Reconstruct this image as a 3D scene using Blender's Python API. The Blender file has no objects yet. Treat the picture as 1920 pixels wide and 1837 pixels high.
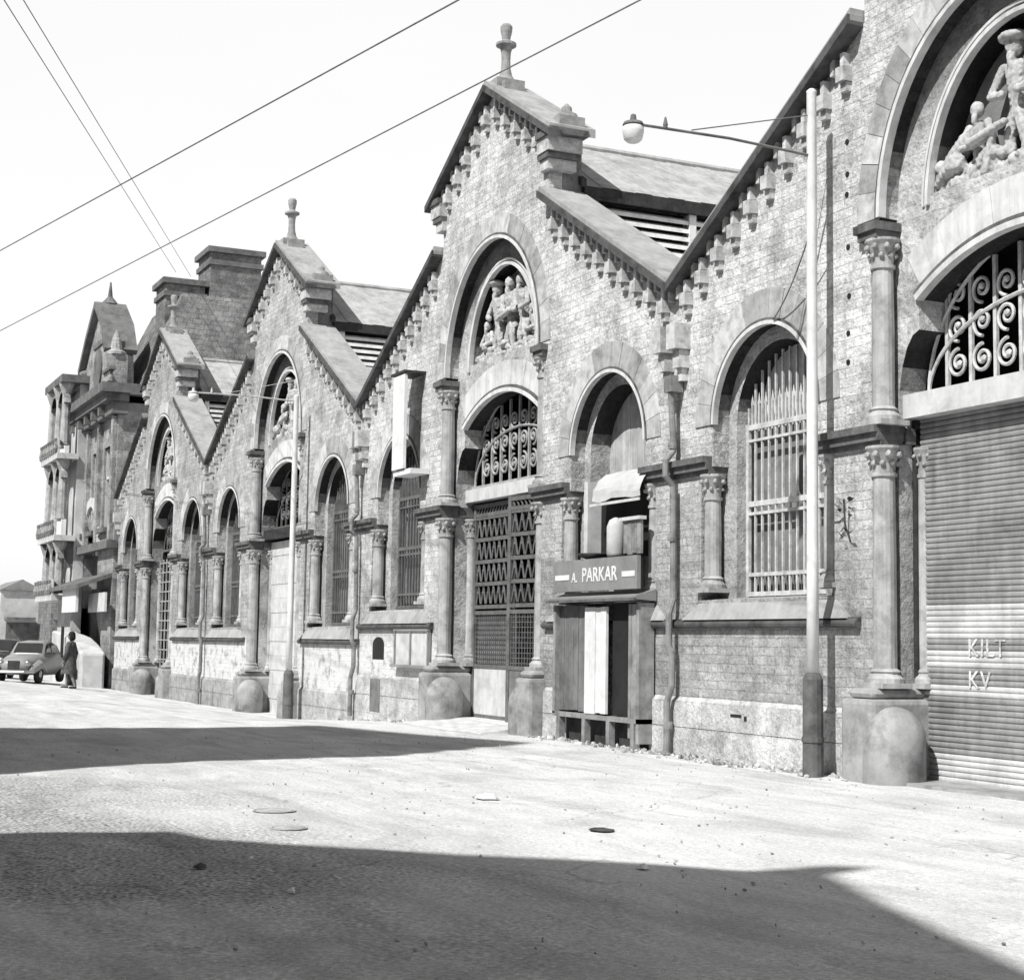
import bpy, bmesh, math, random
from mathutils import Vector, Matrix
from mathutils.geometry import tessellate_polygon
random.seed(7)
R = math.radians
COL = bpy.context.scene.collection
sc = bpy.context.scene

# ------------------------------------------------------------------ materials
def nodes_of(m):
    m.use_nodes = True
    nt = m.node_tree
    for n in list(nt.nodes):
        nt.nodes.remove(n)
    out = nt.nodes.new('ShaderNodeOutputMaterial')
    b = nt.nodes.new('ShaderNodeBsdfPrincipled')
    nt.links.new(b.outputs[0], out.inputs[0])
    return nt, b

class G:
    """tiny node-graph helper"""
    def __init__(s, nt): s.nt = nt
    def n(s, t, **k):
        x = s.nt.nodes.new(t)
        for a, v in k.items(): setattr(x, a, v)
        return x
    def put(s, sock, v):
        if hasattr(v, 'is_linked') or isinstance(v, bpy.types.NodeSocket): s.nt.links.new(v, sock)
        else: sock.default_value = v
    def math(s, op, a, b=0.0, c=None, clamp=False):
        x = s.n('ShaderNodeMath', operation=op); x.use_clamp = clamp
        s.put(x.inputs[0], a); s.put(x.inputs[1], b)
        if c is not None: s.put(x.inputs[2], c)
        return x.outputs[0]
    def noise(s, vec, scale, detail=4, rough=.55, dist=0.0):
        x = s.n('ShaderNodeTexNoise')
        if vec is not None: s.nt.links.new(vec, x.inputs['Vector'])
        x.inputs['Scale'].default_value = scale; x.inputs['Detail'].default_value = detail
        x.inputs['Roughness'].default_value = rough; x.inputs['Distortion'].default_value = dist
        return x.outputs['Fac']
    def ramp(s, v, lo, hi, a=0.0, b=1.0):
        x = s.n('ShaderNodeMapRange'); x.clamp = True
        s.put(x.inputs[0], v)
        x.inputs[1].default_value = lo; x.inputs[2].default_value = hi
        x.inputs[3].default_value = a; x.inputs[4].default_value = b
        return x.outputs[0]
    def mix(s, f, a, b): # scalar lerp
        d = s.math('SUBTRACT', b, a)
        return s.math('MULTIPLY_ADD', d, f, a)
    def pos(s):
        return s.n('ShaderNodeNewGeometry').outputs['Position']
    def scaled(s, vec, sx, sy, sz):
        x = s.n('ShaderNodeMapping'); s.nt.links.new(vec, x.inputs[0])
        x.inputs['Scale'].default_value = (sx, sy, sz)
        return x.outputs[0]
    def sep(s, vec):
        x = s.n('ShaderNodeSeparateXYZ'); s.nt.links.new(vec, x.inputs[0]); return x.outputs
    def comb(s, a, b, c):
        x = s.n('ShaderNodeCombineXYZ'); s.put(x.inputs[0], a); s.put(x.inputs[1], b); s.put(x.inputs[2], c); return x.outputs[0]
    def grey(s, v):
        x = s.n('ShaderNodeCombineColor'); s.put(x.inputs[0], v); s.put(x.inputs[1], v); s.put(x.inputs[2], v); return x.outputs[0]
    def bump(s, bsdf, h, strength=.4, dist=.02):
        x = s.n('ShaderNodeBump'); x.inputs['Strength'].default_value = strength; x.inputs['Distance'].default_value = dist
        s.nt.links.new(h, x.inputs['Height']); s.nt.links.new(x.outputs[0], bsdf.inputs['Normal'])

def mat(name, base, var=.15, scale=6., rough=.85, bump=.25, fine=60., island=0., metal=0., streak=0., spec=.3, cavity=False):
    m = bpy.data.materials.new(name)
    nt, b = nodes_of(m); g = G(nt); p = g.pos()
    n1 = g.noise(p, scale, 5, .6); n2 = g.noise(p, fine, 3, .6)
    v = g.math('MULTIPLY_ADD', g.math('SUBTRACT', n1, .5), 2*var*2, 1.0)
    v = g.math('MULTIPLY_ADD', g.math('SUBTRACT', n2, .5), var*1.3, v)
    n3 = g.noise(p, scale*.6, 7, .72, .3)
    v = g.math('MULTIPLY', v, g.ramp(n3, .46, .68, 1.05, max(.35, 1.0-2.0*var)))
    if streak:
        st = g.noise(g.scaled(p, 5, 5, .35), 1.6, 4, .6)
        v = g.math('MULTIPLY', v, g.ramp(st, .35, .7, 1.0, 1.0-streak))
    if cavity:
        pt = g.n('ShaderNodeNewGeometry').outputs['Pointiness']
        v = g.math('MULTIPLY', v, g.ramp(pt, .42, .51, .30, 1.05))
    if island:
        geo = g.n('ShaderNodeNewGeometry').outputs['Random Per Island']
        v = g.math('MULTIPLY', v, g.ramp(geo, 0, 1, 1-island, 1+island))
    v = g.math('MULTIPLY', v, base, clamp=True)
    nt.links.new(g.grey(v), b.inputs['Base Color'])
    b.inputs['Roughness'].default_value = rough; b.inputs['Metallic'].default_value = metal
    b.inputs['Specular IOR Level'].default_value = spec
    if bump:
        h = g.math('ADD', n1, g.math('MULTIPLY', n2, .5))
        g.bump(b, h, bump, .02)
    return m

def wall_mat(name, base, course=.115, length=.33, contrast=.15, mortar=.80, speck=.62, lower=True, crown_shade=False):
    """coursed rubble masonry read in world space, sooted and stained"""
    m = bpy.data.materials.new(name)
    nt, b = nodes_of(m); g = G(nt); p = g.pos()
    x, y, z = g.sep(p)
    u = g.math('ADD', x, y)
    wob = g.noise(p, 5.0, 3, .6)
    u2 = g.math('MULTIPLY_ADD', g.math('SUBTRACT', wob, .5), .07, u)
    z2 = g.math('MULTIPLY_ADD', g.math('SUBTRACT', g.noise(p, 4.1, 3, .6), .5), .045, z)
    br = g.n('ShaderNodeTexBrick'); nt.links.new(g.comb(u2, z2, 0.0), br.inputs['Vector'])
    br.inputs['Color1'].default_value = (1-contrast,)*3+(1,); br.inputs['Color2'].default_value = (1+contrast*.6,)*3+(1,)
    br.inputs['Mortar'].default_value = (mortar,)*3+(1,)
    br.inputs['Scale'].default_value = 1.0; br.inputs['Mortar Size'].default_value = .010
    br.inputs['Brick Width'].default_value = length; br.inputs['Row Height'].default_value = course
    br.inputs['Mortar Smooth'].default_value = .3
    bw = g.n('ShaderNodeRGBToBW'); nt.links.new(br.outputs['Color'], bw.inputs[0])
    big = g.noise(p, .55, 5, .6); mid = g.noise(p, 3.2, 5, .65); fin = g.noise(p, 17., 4, .7)
    v = g.math('MULTIPLY', bw.outputs[0], g.ramp(big, .3, .7, .78, 1.1))
    v = g.math('MULTIPLY', v, g.ramp(mid, .3, .72, 1.12, .80))
    v = g.math('MULTIPLY', v, g.ramp(fin, .38, .70, 1.10, 1.0-speck*.55))
    pits = g.noise(p, 30., 2, .5)
    v = g.math('MULTIPLY', v, g.ramp(pits, .62, .72, 1.0, .62))
    st = g.noise(g.scaled(p, 3.2, 3.2, .28), 1.5, 5, .65)
    v = g.math('MULTIPLY', v, g.ramp(st, .52, .80, 1.0, .82))
    blot = g.noise(p, 1.5, 8, .72, .3)
    v = g.math('MULTIPLY', v, g.ramp(blot, .46, .66, 1.06, .60))
    blot2 = g.noise(p, 5.5, 6, .7, .2)
    v = g.math('MULTIPLY', v, g.ramp(blot2, .50, .68, 1.03, .70))
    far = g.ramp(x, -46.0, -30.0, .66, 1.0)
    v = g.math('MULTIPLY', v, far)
    if lower:
        # street grime on the lower storey of the nearest two halls, old limewash low down on the far ones
        low = g.ramp(g.math('MULTIPLY_ADD', g.math('SUBTRACT', mid, .5), 1.2, z), 1.8, 5.2, 1.0, 0.0)
        near = g.ramp(x, -27.5, -25.5, 0.0, 1.0)
        v = g.math('MULTIPLY', v, g.math('SUBTRACT', 1.0, g.math('MULTIPLY', g.math('MULTIPLY_ADD', near, .55, .45), g.math('MULTIPLY', low, .40))))
        wash = g.math('MULTIPLY', g.ramp(z, 1.35, 1.75, 1.0, 0.0), g.math('SUBTRACT', 1.0, near))
        v = g.mix(g.math('MULTIPLY', wash, g.ramp(mid, .62, .5, .15, .80)), v, 1.0)
        foot = g.math('MULTIPLY', g.ramp(g.math('MULTIPLY_ADD', mid, .5, z), .1, .65, 1.0, 0.0), near)
        v = g.math('MULTIPLY', v, g.math('SUBTRACT', 1.0, g.math('MULTIPLY', foot, .18)))
    if crown_shade: v = g.math('MULTIPLY', v, g.ramp(z, 7.25, 7.95, 1.0, .42))  # arch shadow painted into the recessed wall, darker towards the crown
    # undersides of arches darkened: soot, plus their shade painted into the colour
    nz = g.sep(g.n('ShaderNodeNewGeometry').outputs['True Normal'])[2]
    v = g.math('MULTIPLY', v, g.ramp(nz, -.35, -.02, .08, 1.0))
    v = g.math('MULTIPLY', v, base, clamp=True)
    nt.links.new(g.grey(v), b.inputs['Base Color']); b.inputs['Roughness'].default_value = .92
    b.inputs['Specular IOR Level'].default_value = .15
    h = g.math('MULTIPLY_ADD', bw.outputs[0], .5, g.math('MULTIPLY_ADD', fin, .8, g.math('MULTIPLY', mid, .8)))
    g.bump(b, h, .8, .05)
    return m

M = {}
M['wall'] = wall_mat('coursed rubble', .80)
M['wallin'] = wall_mat('dressed recess stone', .66, course=.38, length=.9, contrast=.06, mortar=.88, speck=.3, crown_shade=True)
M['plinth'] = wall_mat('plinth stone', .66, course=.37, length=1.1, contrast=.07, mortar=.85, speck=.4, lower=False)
M['pale'] = mat('pale dressed stone', .74, .12, 3, bump=.2, streak=.25)
M['arch'] = mat('voussoir stone', .50, .22, 5, island=.34, bump=.3, streak=.15)
M['column'] = mat('column stone', .50, .22, 4, bump=.2, streak=.35)
M['impost'] = mat('sooty moulding', .17, .3, 7, bump=.25, streak=.3)
M['coping'] = mat('coping slab', .42, .14, 2.5, bump=.25, streak=.2)
M['sootshade'] = mat('sooty shaded edge', .10, .3, 6, bump=.2)
M['corbel'] = mat('corbel brick', .60, .25, 9, island=.22, bump=.3)
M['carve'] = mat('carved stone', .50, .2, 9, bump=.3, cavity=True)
M['tymp'] = mat('tympanum ground', .24, .15, 4, bump=.2)
M['finial'] = mat('finial stone', .34, .22, 6, bump=.25)
M['guard'] = mat('worn guard stone', .38, .26, 3.2, bump=.3, streak=.2)
M['pierbase'] = mat('pier base stone', .36, .24, 3.5, bump=.3)
M['roof'] = mat('weathered roofing', .50, .16, 2.2, bump=.25, streak=.25)
M['fascia'] = mat('tarred fascia', .05, .3, 6, bump=.1)
M['louvre'] = mat('painted louvre', .85, .12, 6, bump=.1)
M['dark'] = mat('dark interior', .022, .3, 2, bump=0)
M['shade'] = mat('dusty panel', .24, .2, 3, bump=.15, streak=.3)
M['plank'] = mat('pale planks', .58, .14, 4, bump=.2, streak=.3, island=.12)
M['ironmid'] = mat('weathered painted iron', .40, .22, 8, rough=.6, bump=.1)
M['ironpale'] = mat('pale painted iron', .60, .2, 9, rough=.6, bump=.1)
M['irongrey'] = mat('grey painted iron', .15, .22, 8, rough=.6, bump=.1)
M['irondark'] = mat('dark iron', .045, .3, 8, rough=.6, bump=.1)
M['shutter'] = mat('rolling shutter paint', .64, .14, 2.5, rough=.6, bump=.1, streak=.2)
M['shuttergrey'] = mat('grimy shutter paint', .34, .18, 2.5, rough=.6, bump=.1, streak=.3)
M['white'] = mat('white paint', .78, .08, 4, rough=.6, bump=.05)
M['lettering'] = mat('brushed lettering', .66, .35, 9, rough=.7, bump=.05)
M['offwhite'] = mat('off white paint', .66, .12, 4, rough=.7, bump=.08, streak=.15)
M['signgrey'] = mat('painted signboard', .27, .12, 3, rough=.6, bump=.05)
M['timber'] = mat('weathered timber', .33, .25, 5, bump=.2, streak=.3)
M['cloth2'] = mat('whitened boarding', .80, .12, 4, bump=.2, streak=.2, island=.1)
M['cloth'] = mat('bleached canvas', .54, .1, 3, bump=.25)
M['pipe'] = mat('cast iron pipe', .26, .25, 6, rough=.6, bump=.15)
M['poletar'] = mat('tarred pole base', .14, .25, 5, rough=.7, bump=.1)
M['cable'] = mat('cable', .22, .2, 5, bump=0)
M['glass'] = mat('dusty lamp glass', .72, .05, 5, rough=.25, bump=0, spec=.5)
M['civic'] = wall_mat('weathered civic stone', .66, course=.3, length=.7, contrast=.2, mortar=.7, speck=.5, lower=False)
M['civicdark'] = mat('sooty civic stone', .17, .25, 2.5, bump=.3)
M['civicside'] = wall_mat('slate mansard', .40, course=.22, length=.35, contrast=.22, mortar=.6, speck=.4, lower=False)
M['chimney'] = wall_mat('chimney brick', .42, course=.16, length=.4, contrast=.25, mortar=.75, speck=.5, lower=False)
M['farwall'] = mat('distant plaster', .60, .15, 1.5, bump=.1)
M['farroof'] = mat('distant roofing', .26, .2, 1.5, bump=.1)
M['opposite'] = mat('shaded brick', .22, .2, 1.5, bump=.1)
M['skin'] = mat('skin', .22, .1, 12, bump=.05)
M['hair'] = mat('hair', .02, .2, 20, bump=.1)
M['dress'] = mat('dark cloth', .10, .3, 9, bump=.2)
M['carpale'] = mat('pale car paint', .30, .08, 3, rough=.35, bump=0, spec=.5)
M['cardark'] = mat('dark car paint', .05, .12, 3, rough=.35, bump=0, spec=.5)
M['tyre'] = mat('tyre rubber', .03, .2, 9, bump=.1)
M['chrome'] = mat('dull chrome', .45, .1, 9, rough=.3, metal=.8, bump=0)
M['carglass'] = mat('car glass', .04, .1, 5, rough=.1, bump=0, spec=.6)
M['leaf'] = mat('leaf', .08, .3, 9, bump=.1)
M['rubble'] = mat('rubble', .45, .3, 4, island=.5, bump=.2)
M['paper'] = mat('paper scrap', .75, .1, 9, bump=.1)
M['scrap'] = mat('dark scrap', .08, .3, 9, bump=.1)
M['manhole'] = mat('cast manhole cover', .50, .25, 7, bump=.2)

def ground_mat():
    m = bpy.data.materials.new('dusty street')
    nt, b = nodes_of(m); g = G(nt); p = g.pos()
    big = g.noise(p, .25, 5, .6, .4); mid = g.noise(g.scaled(p, .7, 1.6, 1), 1.6, 6, .65)
    fin = g.noise(p, 24., 4, .7); gr = g.noise(p, 120., 2, .6)
    v = g.math('MULTIPLY', g.ramp(big, .3, .7, .92, 1.06), g.ramp(mid, .35, .72, 1.05, .84))
    v = g.math('MULTIPLY', v, g.ramp(fin, .35, .72, 1.08, .80))
    v = g.math('MULTIPLY', v, g.ramp(gr, .3, .72, 1.16, .62))
    # worn wheel tracks along the street
    st = g.noise(g.scaled(p, .12, 2.2, 1), 1.3, 4, .55)
    v = g.math('MULTIPLY', v, g.ramp(st, .48, .74, 1.02, .83))
    blot = g.noise(g.scaled(p, .5, 1.0, 1), .9, 6, .7, .6)
    v = g.math('MULTIPLY', v, g.ramp(blot, .46, .70, 1.04, .74))
    vo = g.n('ShaderNodeTexVoronoi', feature='DISTANCE_TO_EDGE'); vo.inputs['Scale'].default_value = .42
    wv = g.n('ShaderNodeVectorMath', operation='ADD'); nt.links.new(p, wv.inputs[0])
    nz3 = g.n('ShaderNodeTexNoise'); nz3.inputs['Scale'].default_value = 1.3; nz3.inputs['Detail'].default_value = 6; nt.links.new(p, nz3.inputs['Vector']); nt.links.new(nz3.outputs['Color'], wv.inputs[1])
    nt.links.new(wv.outputs[0], vo.inputs['Vector'])
    crack = g.math('MULTIPLY', g.ramp(vo.outputs['Distance'], .0, .012, 1.0, 0.0), g.ramp(big, .45, .58, 0.0, .34))
    v = g.math('MULTIPLY', v, g.math('SUBTRACT', 1.0, crack))
    sp = g.noise(p, 30., 3, .6)
    # foreground shadow deepened in the colour nearer the camera, with coarse speckle
    x, y, z = g.sep(p)
    near_shade = g.math('MULTIPLY', g.ramp(g.math('MULTIPLY_ADD', mid, 2.0, y), -7.6, -5.2, 1.0, 0.0), g.ramp(big, .45, .6, .15, 1.0))
    v = g.math('MULTIPLY', v, g.math('SUBTRACT', 1.0, g.math('MULTIPLY', near_shade, .38)))
    agg = g.math('ADD', g.ramp(sp, .36, .48, -.6, 0.0), g.ramp(sp, .54, .66, 0.0, .7))
    v = g.math('MULTIPLY', v, g.math('MULTIPLY_ADD', agg, g.math('MULTIPLY_ADD', near_shade, .9, .20), 1.0))
    v = g.math('MULTIPLY', v, .79, clamp=True)
    nt.links.new(g.grey(v), b.inputs['Base Color']); b.inputs['Roughness'].default_value = .95
    b.inputs['Specular IOR Level'].default_value = .1
    g.bump(b, g.math('MULTIPLY_ADD', gr, .35, g.math('MULTIPLY_ADD', fin, .6, mid)), .55, .02)
    return m
M['ground'] = ground_mat()

# ------------------------------------------------------------------ mesh builder
class B:
    def __init__(s): s.bm = bmesh.new()
    def box(s, x0, x1, y0, y1, z0, z1):
        v = [s.bm.verts.new(p) for p in [(x0,y0,z0),(x1,y0,z0),(x1,y1,z0),(x0,y1,z0),(x0,y0,z1),(x1,y0,z1),(x1,y1,z1),(x0,y1,z1)]]
        for f in [(3,2,1,0),(4,5,6,7),(0,1,5,4),(1,2,6,5),(2,3,7,6),(3,0,4,7)]: s.bm.faces.new([v[i] for i in f])
        return s
    def slab(s, loops, y0, y1, back=False, front=True):
        """polygon with holes in XZ pushed from y0 (front) to y1"""
        pl = [[Vector((x, z, 0)) for x, z in lp] for lp in loops]
        flat = [p for lp in pl for p in lp]
        F = [s.bm.verts.new((p.x, y0, p.y)) for p in flat]
        K = [s.bm.verts.new((p.x, y1, p.y)) for p in flat]
        for t in tessellate_polygon(pl):
            a, b_, c = [flat[i] for i in t]
            cr = (b_.x-a.x)*(c.y-a.y)-(b_.y-a.y)*(c.x-a.x)
            if abs(cr) < 1e-12: continue
            t = t if cr > 0 else t[::-1]
            if front: s.bm.faces.new([F[i] for i in t])
            if back: s.bm.faces.new([K[i] for i in t[::-1]])
        o = 0
        for lp in pl:
            n = len(lp)
            for i in range(n):
                j = (i+1) % n
                s.bm.faces.new([F[o+i], K[o+i], K[o+j], F[o+j]])
            o += n
        return s
    def strip(s, inner, outer, y0, y1, closed=False):
        """band between two matching XZ polylines, front at y0"""
        n = len(inner)
        q = [[s.bm.verts.new((p[0], y, p[1])) for p in lp] for lp in (inner, outer) for y in (y0, y1)]
        a, a2, b_, b2 = q
        for i in range(n-1):
            s.bm.faces.new([a[i], a[i+1], b_[i+1], b_[i]])
            s.bm.faces.new([a2[i], a2[i+1], a[i+1], a[i]])
            s.bm.faces.new([b_[i], b_[i+1], b2[i+1], b2[i]])
        for i in (0, n-1):
            s.bm.faces.new([a[i], b_[i], b2[i], a2[i]])
        return s
    def lathe(s, prof, c=(0,0,0), seg=16, axis='z', sq=False):
        c = Vector(c); rings = []
        for r, h in prof:
            ring = []
            for k in range(seg):
                t = 2*math.pi*(k+.5)/seg
                p = (math.cos(t)*r, math.sin(t)*r, h)
                if axis == 'x': p = (h, p[0], p[1])
                if axis == 'y': p = (p[0], h, p[1])
                ring.append(s.bm.verts.new(c+Vector(p)))
            rings.append(ring)
        for a, b_ in zip(rings, rings[1:]):
            for k in range(seg):
                s.bm.faces.new([a[k], a[(k+1)%seg], b_[(k+1)%seg], b_[k]])
        s.bm.faces.new(rings[0][::-1]); s.bm.faces.new(rings[-1])
        return s
    def tube(s, pts, r, seg=8):
        pts = [Vector(p) for p in pts]; rings = []; u = None
        for i, p in enumerate(pts):
            d = (pts[min(i+1, len(pts)-1)]-pts[max(i-1, 0)]).normalized()
            if u is None:
                u = d.cross(Vector((0,0,1)))
                if u.length < 1e-2: u = d.cross(Vector((1,0,0)))
            u = u-d*u.dot(d); u.normalize(); w = d.cross(u)
            rr = r[i] if isinstance(r, (list, tuple)) else r
            rings.append([s.bm.verts.new(p+(u*math.cos(2*math.pi*k/seg)+w*math.sin(2*math.pi*k/seg))*rr) for k in range(seg)])
        for a, b_ in zip(rings, rings[1:]):
            for k in range(seg): s.bm.faces.new([a[k], a[(k+1)%seg], b_[(k+1)%seg], b_[k]])
        s.bm.faces.new(rings[0][::-1]); s.bm.faces.new(rings[-1])
        return s
    def ball(s, c, r, sub=2, sc=(1,1,1)):
        mt = Matrix.Translation(c) @ Matrix.Diagonal((sc[0]*r, sc[1]*r, sc[2]*r, 1))
        bmesh.ops.create_icosphere(s.bm, subdivisions=sub, radius=1, matrix=mt); return s
    def limb(s, p0, r0, p1, r1):
        p0, p1 = Vector(p0), Vector(p1); n = max(2, int((p1-p0).length/(min(r0, r1)*.6))+1)
        for i in range(n+1):
            t = i/n; s.ball(p0.lerp(p1, t), r0+(r1-r0)*t, 1)
        return s
    def quad(s, *ps):
        s.bm.faces.new([s.bm.verts.new(p) for p in ps]); return s
    def prism(s, prof, x0, x1):
        """profile in YZ pushed along x"""
        a = [s.bm.verts.new((x0, y, z)) for y, z in prof]; b_ = [s.bm.verts.new((x1, y, z)) for y, z in prof]
        n = len(prof)
        for i in range(n): s.bm.faces.new([a[i], a[(i+1)%n], b_[(i+1)%n], b_[i]])
        s.bm.faces.new(a[::-1]); s.bm.faces.new(b_); return s
    def mesh(s, name, m, smooth=False):
        bmesh.ops.recalc_face_normals(s.bm, faces=s.bm.faces)
        me = bpy.data.meshes.new(name); s.bm.to_mesh(me); s.bm.free()
        if m is not None: me.materials.append(m)
        if smooth:
            for p in me.polygons: p.use_smooth = True
        return me

def obj(name, me, parent=None, loc=(0,0,0), rz=0.0, remesh=0, bevel=0, label=None):
    o = bpy.data.objects.new(name, me); COL.objects.link(o)
    o.location = loc; o.rotation_euler = (0, 0, rz)
    if parent: o.parent = parent
    if remesh:
        k = o.modifiers.new('r', 'REMESH'); k.mode = 'VOXEL'; k.voxel_size = remesh; k.use_smooth_shade = True
    if bevel:
        k = o.modifiers.new('b', 'BEVEL'); k.width = bevel; k.segments = 2; k.limit_method = 'ANGLE'
    if label: o['label'] = label
    return o
def tag(o, label, cat, group=None):
    o['label'] = label; o['category'] = cat
    if group: o['group'] = group
    return o
def thing(name, label, cat, loc=(0,0,0), rz=0.0, group=None):
    return tag(obj(name, None, None, loc, rz), label, cat, group)
CACHE = {}
def part(key, name, m, parent, build, loc=(0,0,0), rz=0.0, smooth=False, **k):
    if key not in CACHE:
        b = B(); build(b); CACHE[key] = b.mesh(name, m, smooth)
    return obj(name, CACHE[key], parent, loc, rz, **k)

def lettering(cu, parent, loc):
    tmp = bpy.data.objects.new('lettering', cu); COL.objects.link(tmp)
    me = bpy.data.meshes.new_from_object(tmp.evaluated_get(bpy.context.evaluated_depsgraph_get()))
    bpy.data.objects.remove(tmp)
    me.materials.clear(); me.materials.append(M['lettering' if parent.name.startswith('rolling') else 'white'])
    t = obj('lettering', me, parent, loc); t.rotation_euler = (math.pi/2, 0, 0); return t
def arc(cx, cz, a, b, t0, t1, n):
    return [(cx+a*math.cos(t0+(t1-t0)*i/n), cz+b*math.sin(t0+(t1-t0)*i/n)) for i in range(n+1)]
PI = math.pi

# ------------------------------------------------------------------ camera
F, YAW, PITCH, ROLL = 3000., 1.1352, .0952, .0155
fw = Vector((-math.sin(YAW)*math.cos(PITCH), math.cos(YAW)*math.cos(PITCH), math.sin(PITCH)))
rt = Vector((math.cos(YAW), math.sin(YAW), 0)); up = rt.cross(fw)
r2 = rt*math.cos(ROLL)+up*math.sin(ROLL); u2 = up*math.cos(ROLL)-rt*math.sin(ROLL)
cd = bpy.data.cameras.new('camera'); cam = bpy.data.objects.new('camera', cd); COL.objects.link(cam)
mx = Matrix((r2, u2, -fw)).transposed().to_4x4(); mx.translation = (0, -11.6, 1.5)
cam.matrix_world = mx
cd.sensor_width = 36; cd.sensor_fit = 'HORIZONTAL'; cd.lens = 36*F/1920; cd.clip_end = 5000
sc.camera = cam

# ------------------------------------------------------------------ light
AZ, EL = R(25), R(48)
sd = Vector((-math.sin(AZ)*math.cos(EL), math.cos(AZ)*math.cos(EL), -math.sin(EL)))   # direction the sunlight travels
sl = bpy.data.lights.new('sun', 'SUN'); sl.energy = 5.0; sl.angle = R(.55); sl.color = (1, .995, .985)
so = bpy.data.objects.new('sun', sl); COL.objects.link(so); so.rotation_euler = sd.to_track_quat('-Z', 'Y').to_euler()
w = bpy.data.worlds.new('World'); sc.world = w; w.use_nodes = True
nt = w.node_tree
for n in list(nt.nodes): nt.nodes.remove(n)
g = G(nt)
sky = g.n('ShaderNodeTexSky', sky_type='NISHITA'); sky.sun_disc = False
sky.sun_elevation = EL; sky.sun_rotation = math.atan2(-sd.x, -sd.y)
sky.dust_density = 3.0
bw = g.n('ShaderNodeRGBToBW'); nt.links.new(sky.outputs[0], bw.inputs[0])
tc = g.n('ShaderNodeTexCoord').outputs['Generated']
sx_, sy_, zz = g.sep(tc)
haze = g.math('MULTIPLY', g.ramp(zz, .40, .66, .87, .0), g.ramp(sy_, -.30, .08, .22, 1.0))
soft = g.noise(g.scaled(tc, 1, 1, 2.5), 2.2, 4, .55)
haze = g.math('MULTIPLY', haze, g.ramp(soft, .3, .7, .985, 1.02))
val = g.math('MULTIPLY_ADD', bw.outputs[0], .05, haze)
bg = g.n('ShaderNodeBackground'); nt.links.new(g.grey(val), bg.inputs[0]); bg.inputs[1].default_value = 1.0
wo = g.n('ShaderNodeOutputWorld'); nt.links.new(bg.outputs[0], wo.inputs[0])
sc.view_settings.view_transform = 'Standard'; sc.view_settings.look = 'None'; sc.view_settings.exposure = 0
sc.cycles.max_bounces = 5; sc.cycles.diffuse_bounces = 1

# ------------------------------------------------------------------ ground
def gz(x, y):
    t = min(1, max(0, (-27-x)/10)); u = min(1, max(0, (y+5)/5))
    return -.4*t*t*(3-2*t)*u
xs = [-1500,-600,-300,-180,-120]+[-100+2*i for i in range(18)]+[-64+.8*i for i in range(90)]+[8,12,20,60,300,1500]
ys = [-1500,-400,-120,-60,-40,-30,-24,-20,-17]+[-15+.5*i for i in range(32)]+[1.5,4,10,30,100,400,1500]
xs = sorted(set(round(v, 3) for v in xs))
b = B(); grid = []
rg = random.Random(3)
for y in ys:
    row = []
    for x in xs:
        z = gz(x, y)
        if -62 < x < 4 and -14 < y < .3: z += rg.uniform(-.012, .012)
        row.append(b.bm.verts.new((x, y, z)))
    grid.append(row)
for j in range(len(ys)-1):
    for i in range(len(xs)-1):
        b.bm.faces.new([grid[j][i], grid[j][i+1], grid[j+1][i+1], grid[j+1][i]])
o = obj('street', b.mesh('street', M['ground'], True)); o['kind'] = 'structure'

# ------------------------------------------------------------------ market halls
HW = 6.575; PITCHX = 13.15; C0 = -12.8
VAL, SHO, KNE, APX = 6.55, 8.98, 10.16, 11.5    # wall heights: valley, shoulder, kneeler, apex
SX = 2.3

def top_outline():
    return [(HW, VAL), (SX, SHO), (SX, KNE), (0, APX), (-SX, KNE), (-SX, SHO), (-HW, VAL)]

def window_loop(cx, zs, half_low, half_up, zi, spring, n=18):
    lp = [(cx-half_low, zs), (cx+half_low, zs), (cx+half_low, zi)]
    if half_low != half_up: lp.append((cx+half_up, zi))
    lp += arc(cx, spring, half_up, half_up, 0, PI, n)
    if half_low != half_up: lp.append((cx-half_up, zi))
    lp.append((cx-half_low, zi))
    return lp
WX = 4.45
def face_wall(b, zs):
    gate = [(-HW, -.9), (-2.2, -.9), (-2.2, 6.2)] + arc(0, 6.52, 2.03, 2.26, PI, 0, 36) + [(2.2, 6.2), (2.2, -.9), (HW, -.9)]
    out = gate + top_outline()
    b.slab([out, window_loop(-WX, zs, 1.5, 1.2, 3.93, 4.5), window_loop(WX, zs, 1.5, 1.2, 3.93, 4.5)], 0, .25)
def gate_inner_outline(n=20):
    # opening of the recessed wall: wide below, corbelled in under a segmental head
    L = [(-2.03, -.9), (-2.03, 4.2)]
    L += [(-2.03+.38*(1-math.cos(t*PI/2)), 4.2+.95*math.sin(t*PI/2)) for t in [.2,.4,.6,.8,1]]
    L += [(-1.65, 5.5)]
    rr = (1.65**2+.5**2)/(2*.5); a0 = math.asin(1.65/rr)
    L += [(rr*math.sin(t), 6.0-rr+rr*math.cos(t)) for t in [-a0+2*a0*i/n for i in range(1, n)]]
    return L + [(-x, z) for x, z in reversed(L[:8])]
def tymp_loop(a=1.45, bb=1.76, zb=6.68):
    return [(-a, zb), (a, zb)] + arc(0, 6.56, a, bb, R(4), PI-R(4), 28)
def inner_wall(b, zs):
    out = [(-HW, -.9)] + gate_inner_outline() + [(HW, -.9)] + top_outline()
    b.slab([out, tymp_loop(), window_loop(-WX, zs, 1.0, 1.0, 3.0, 4.5), window_loop(WX, zs, 1.0, 1.0, 3.0, 4.5)], .25, .62, back=True)

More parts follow.
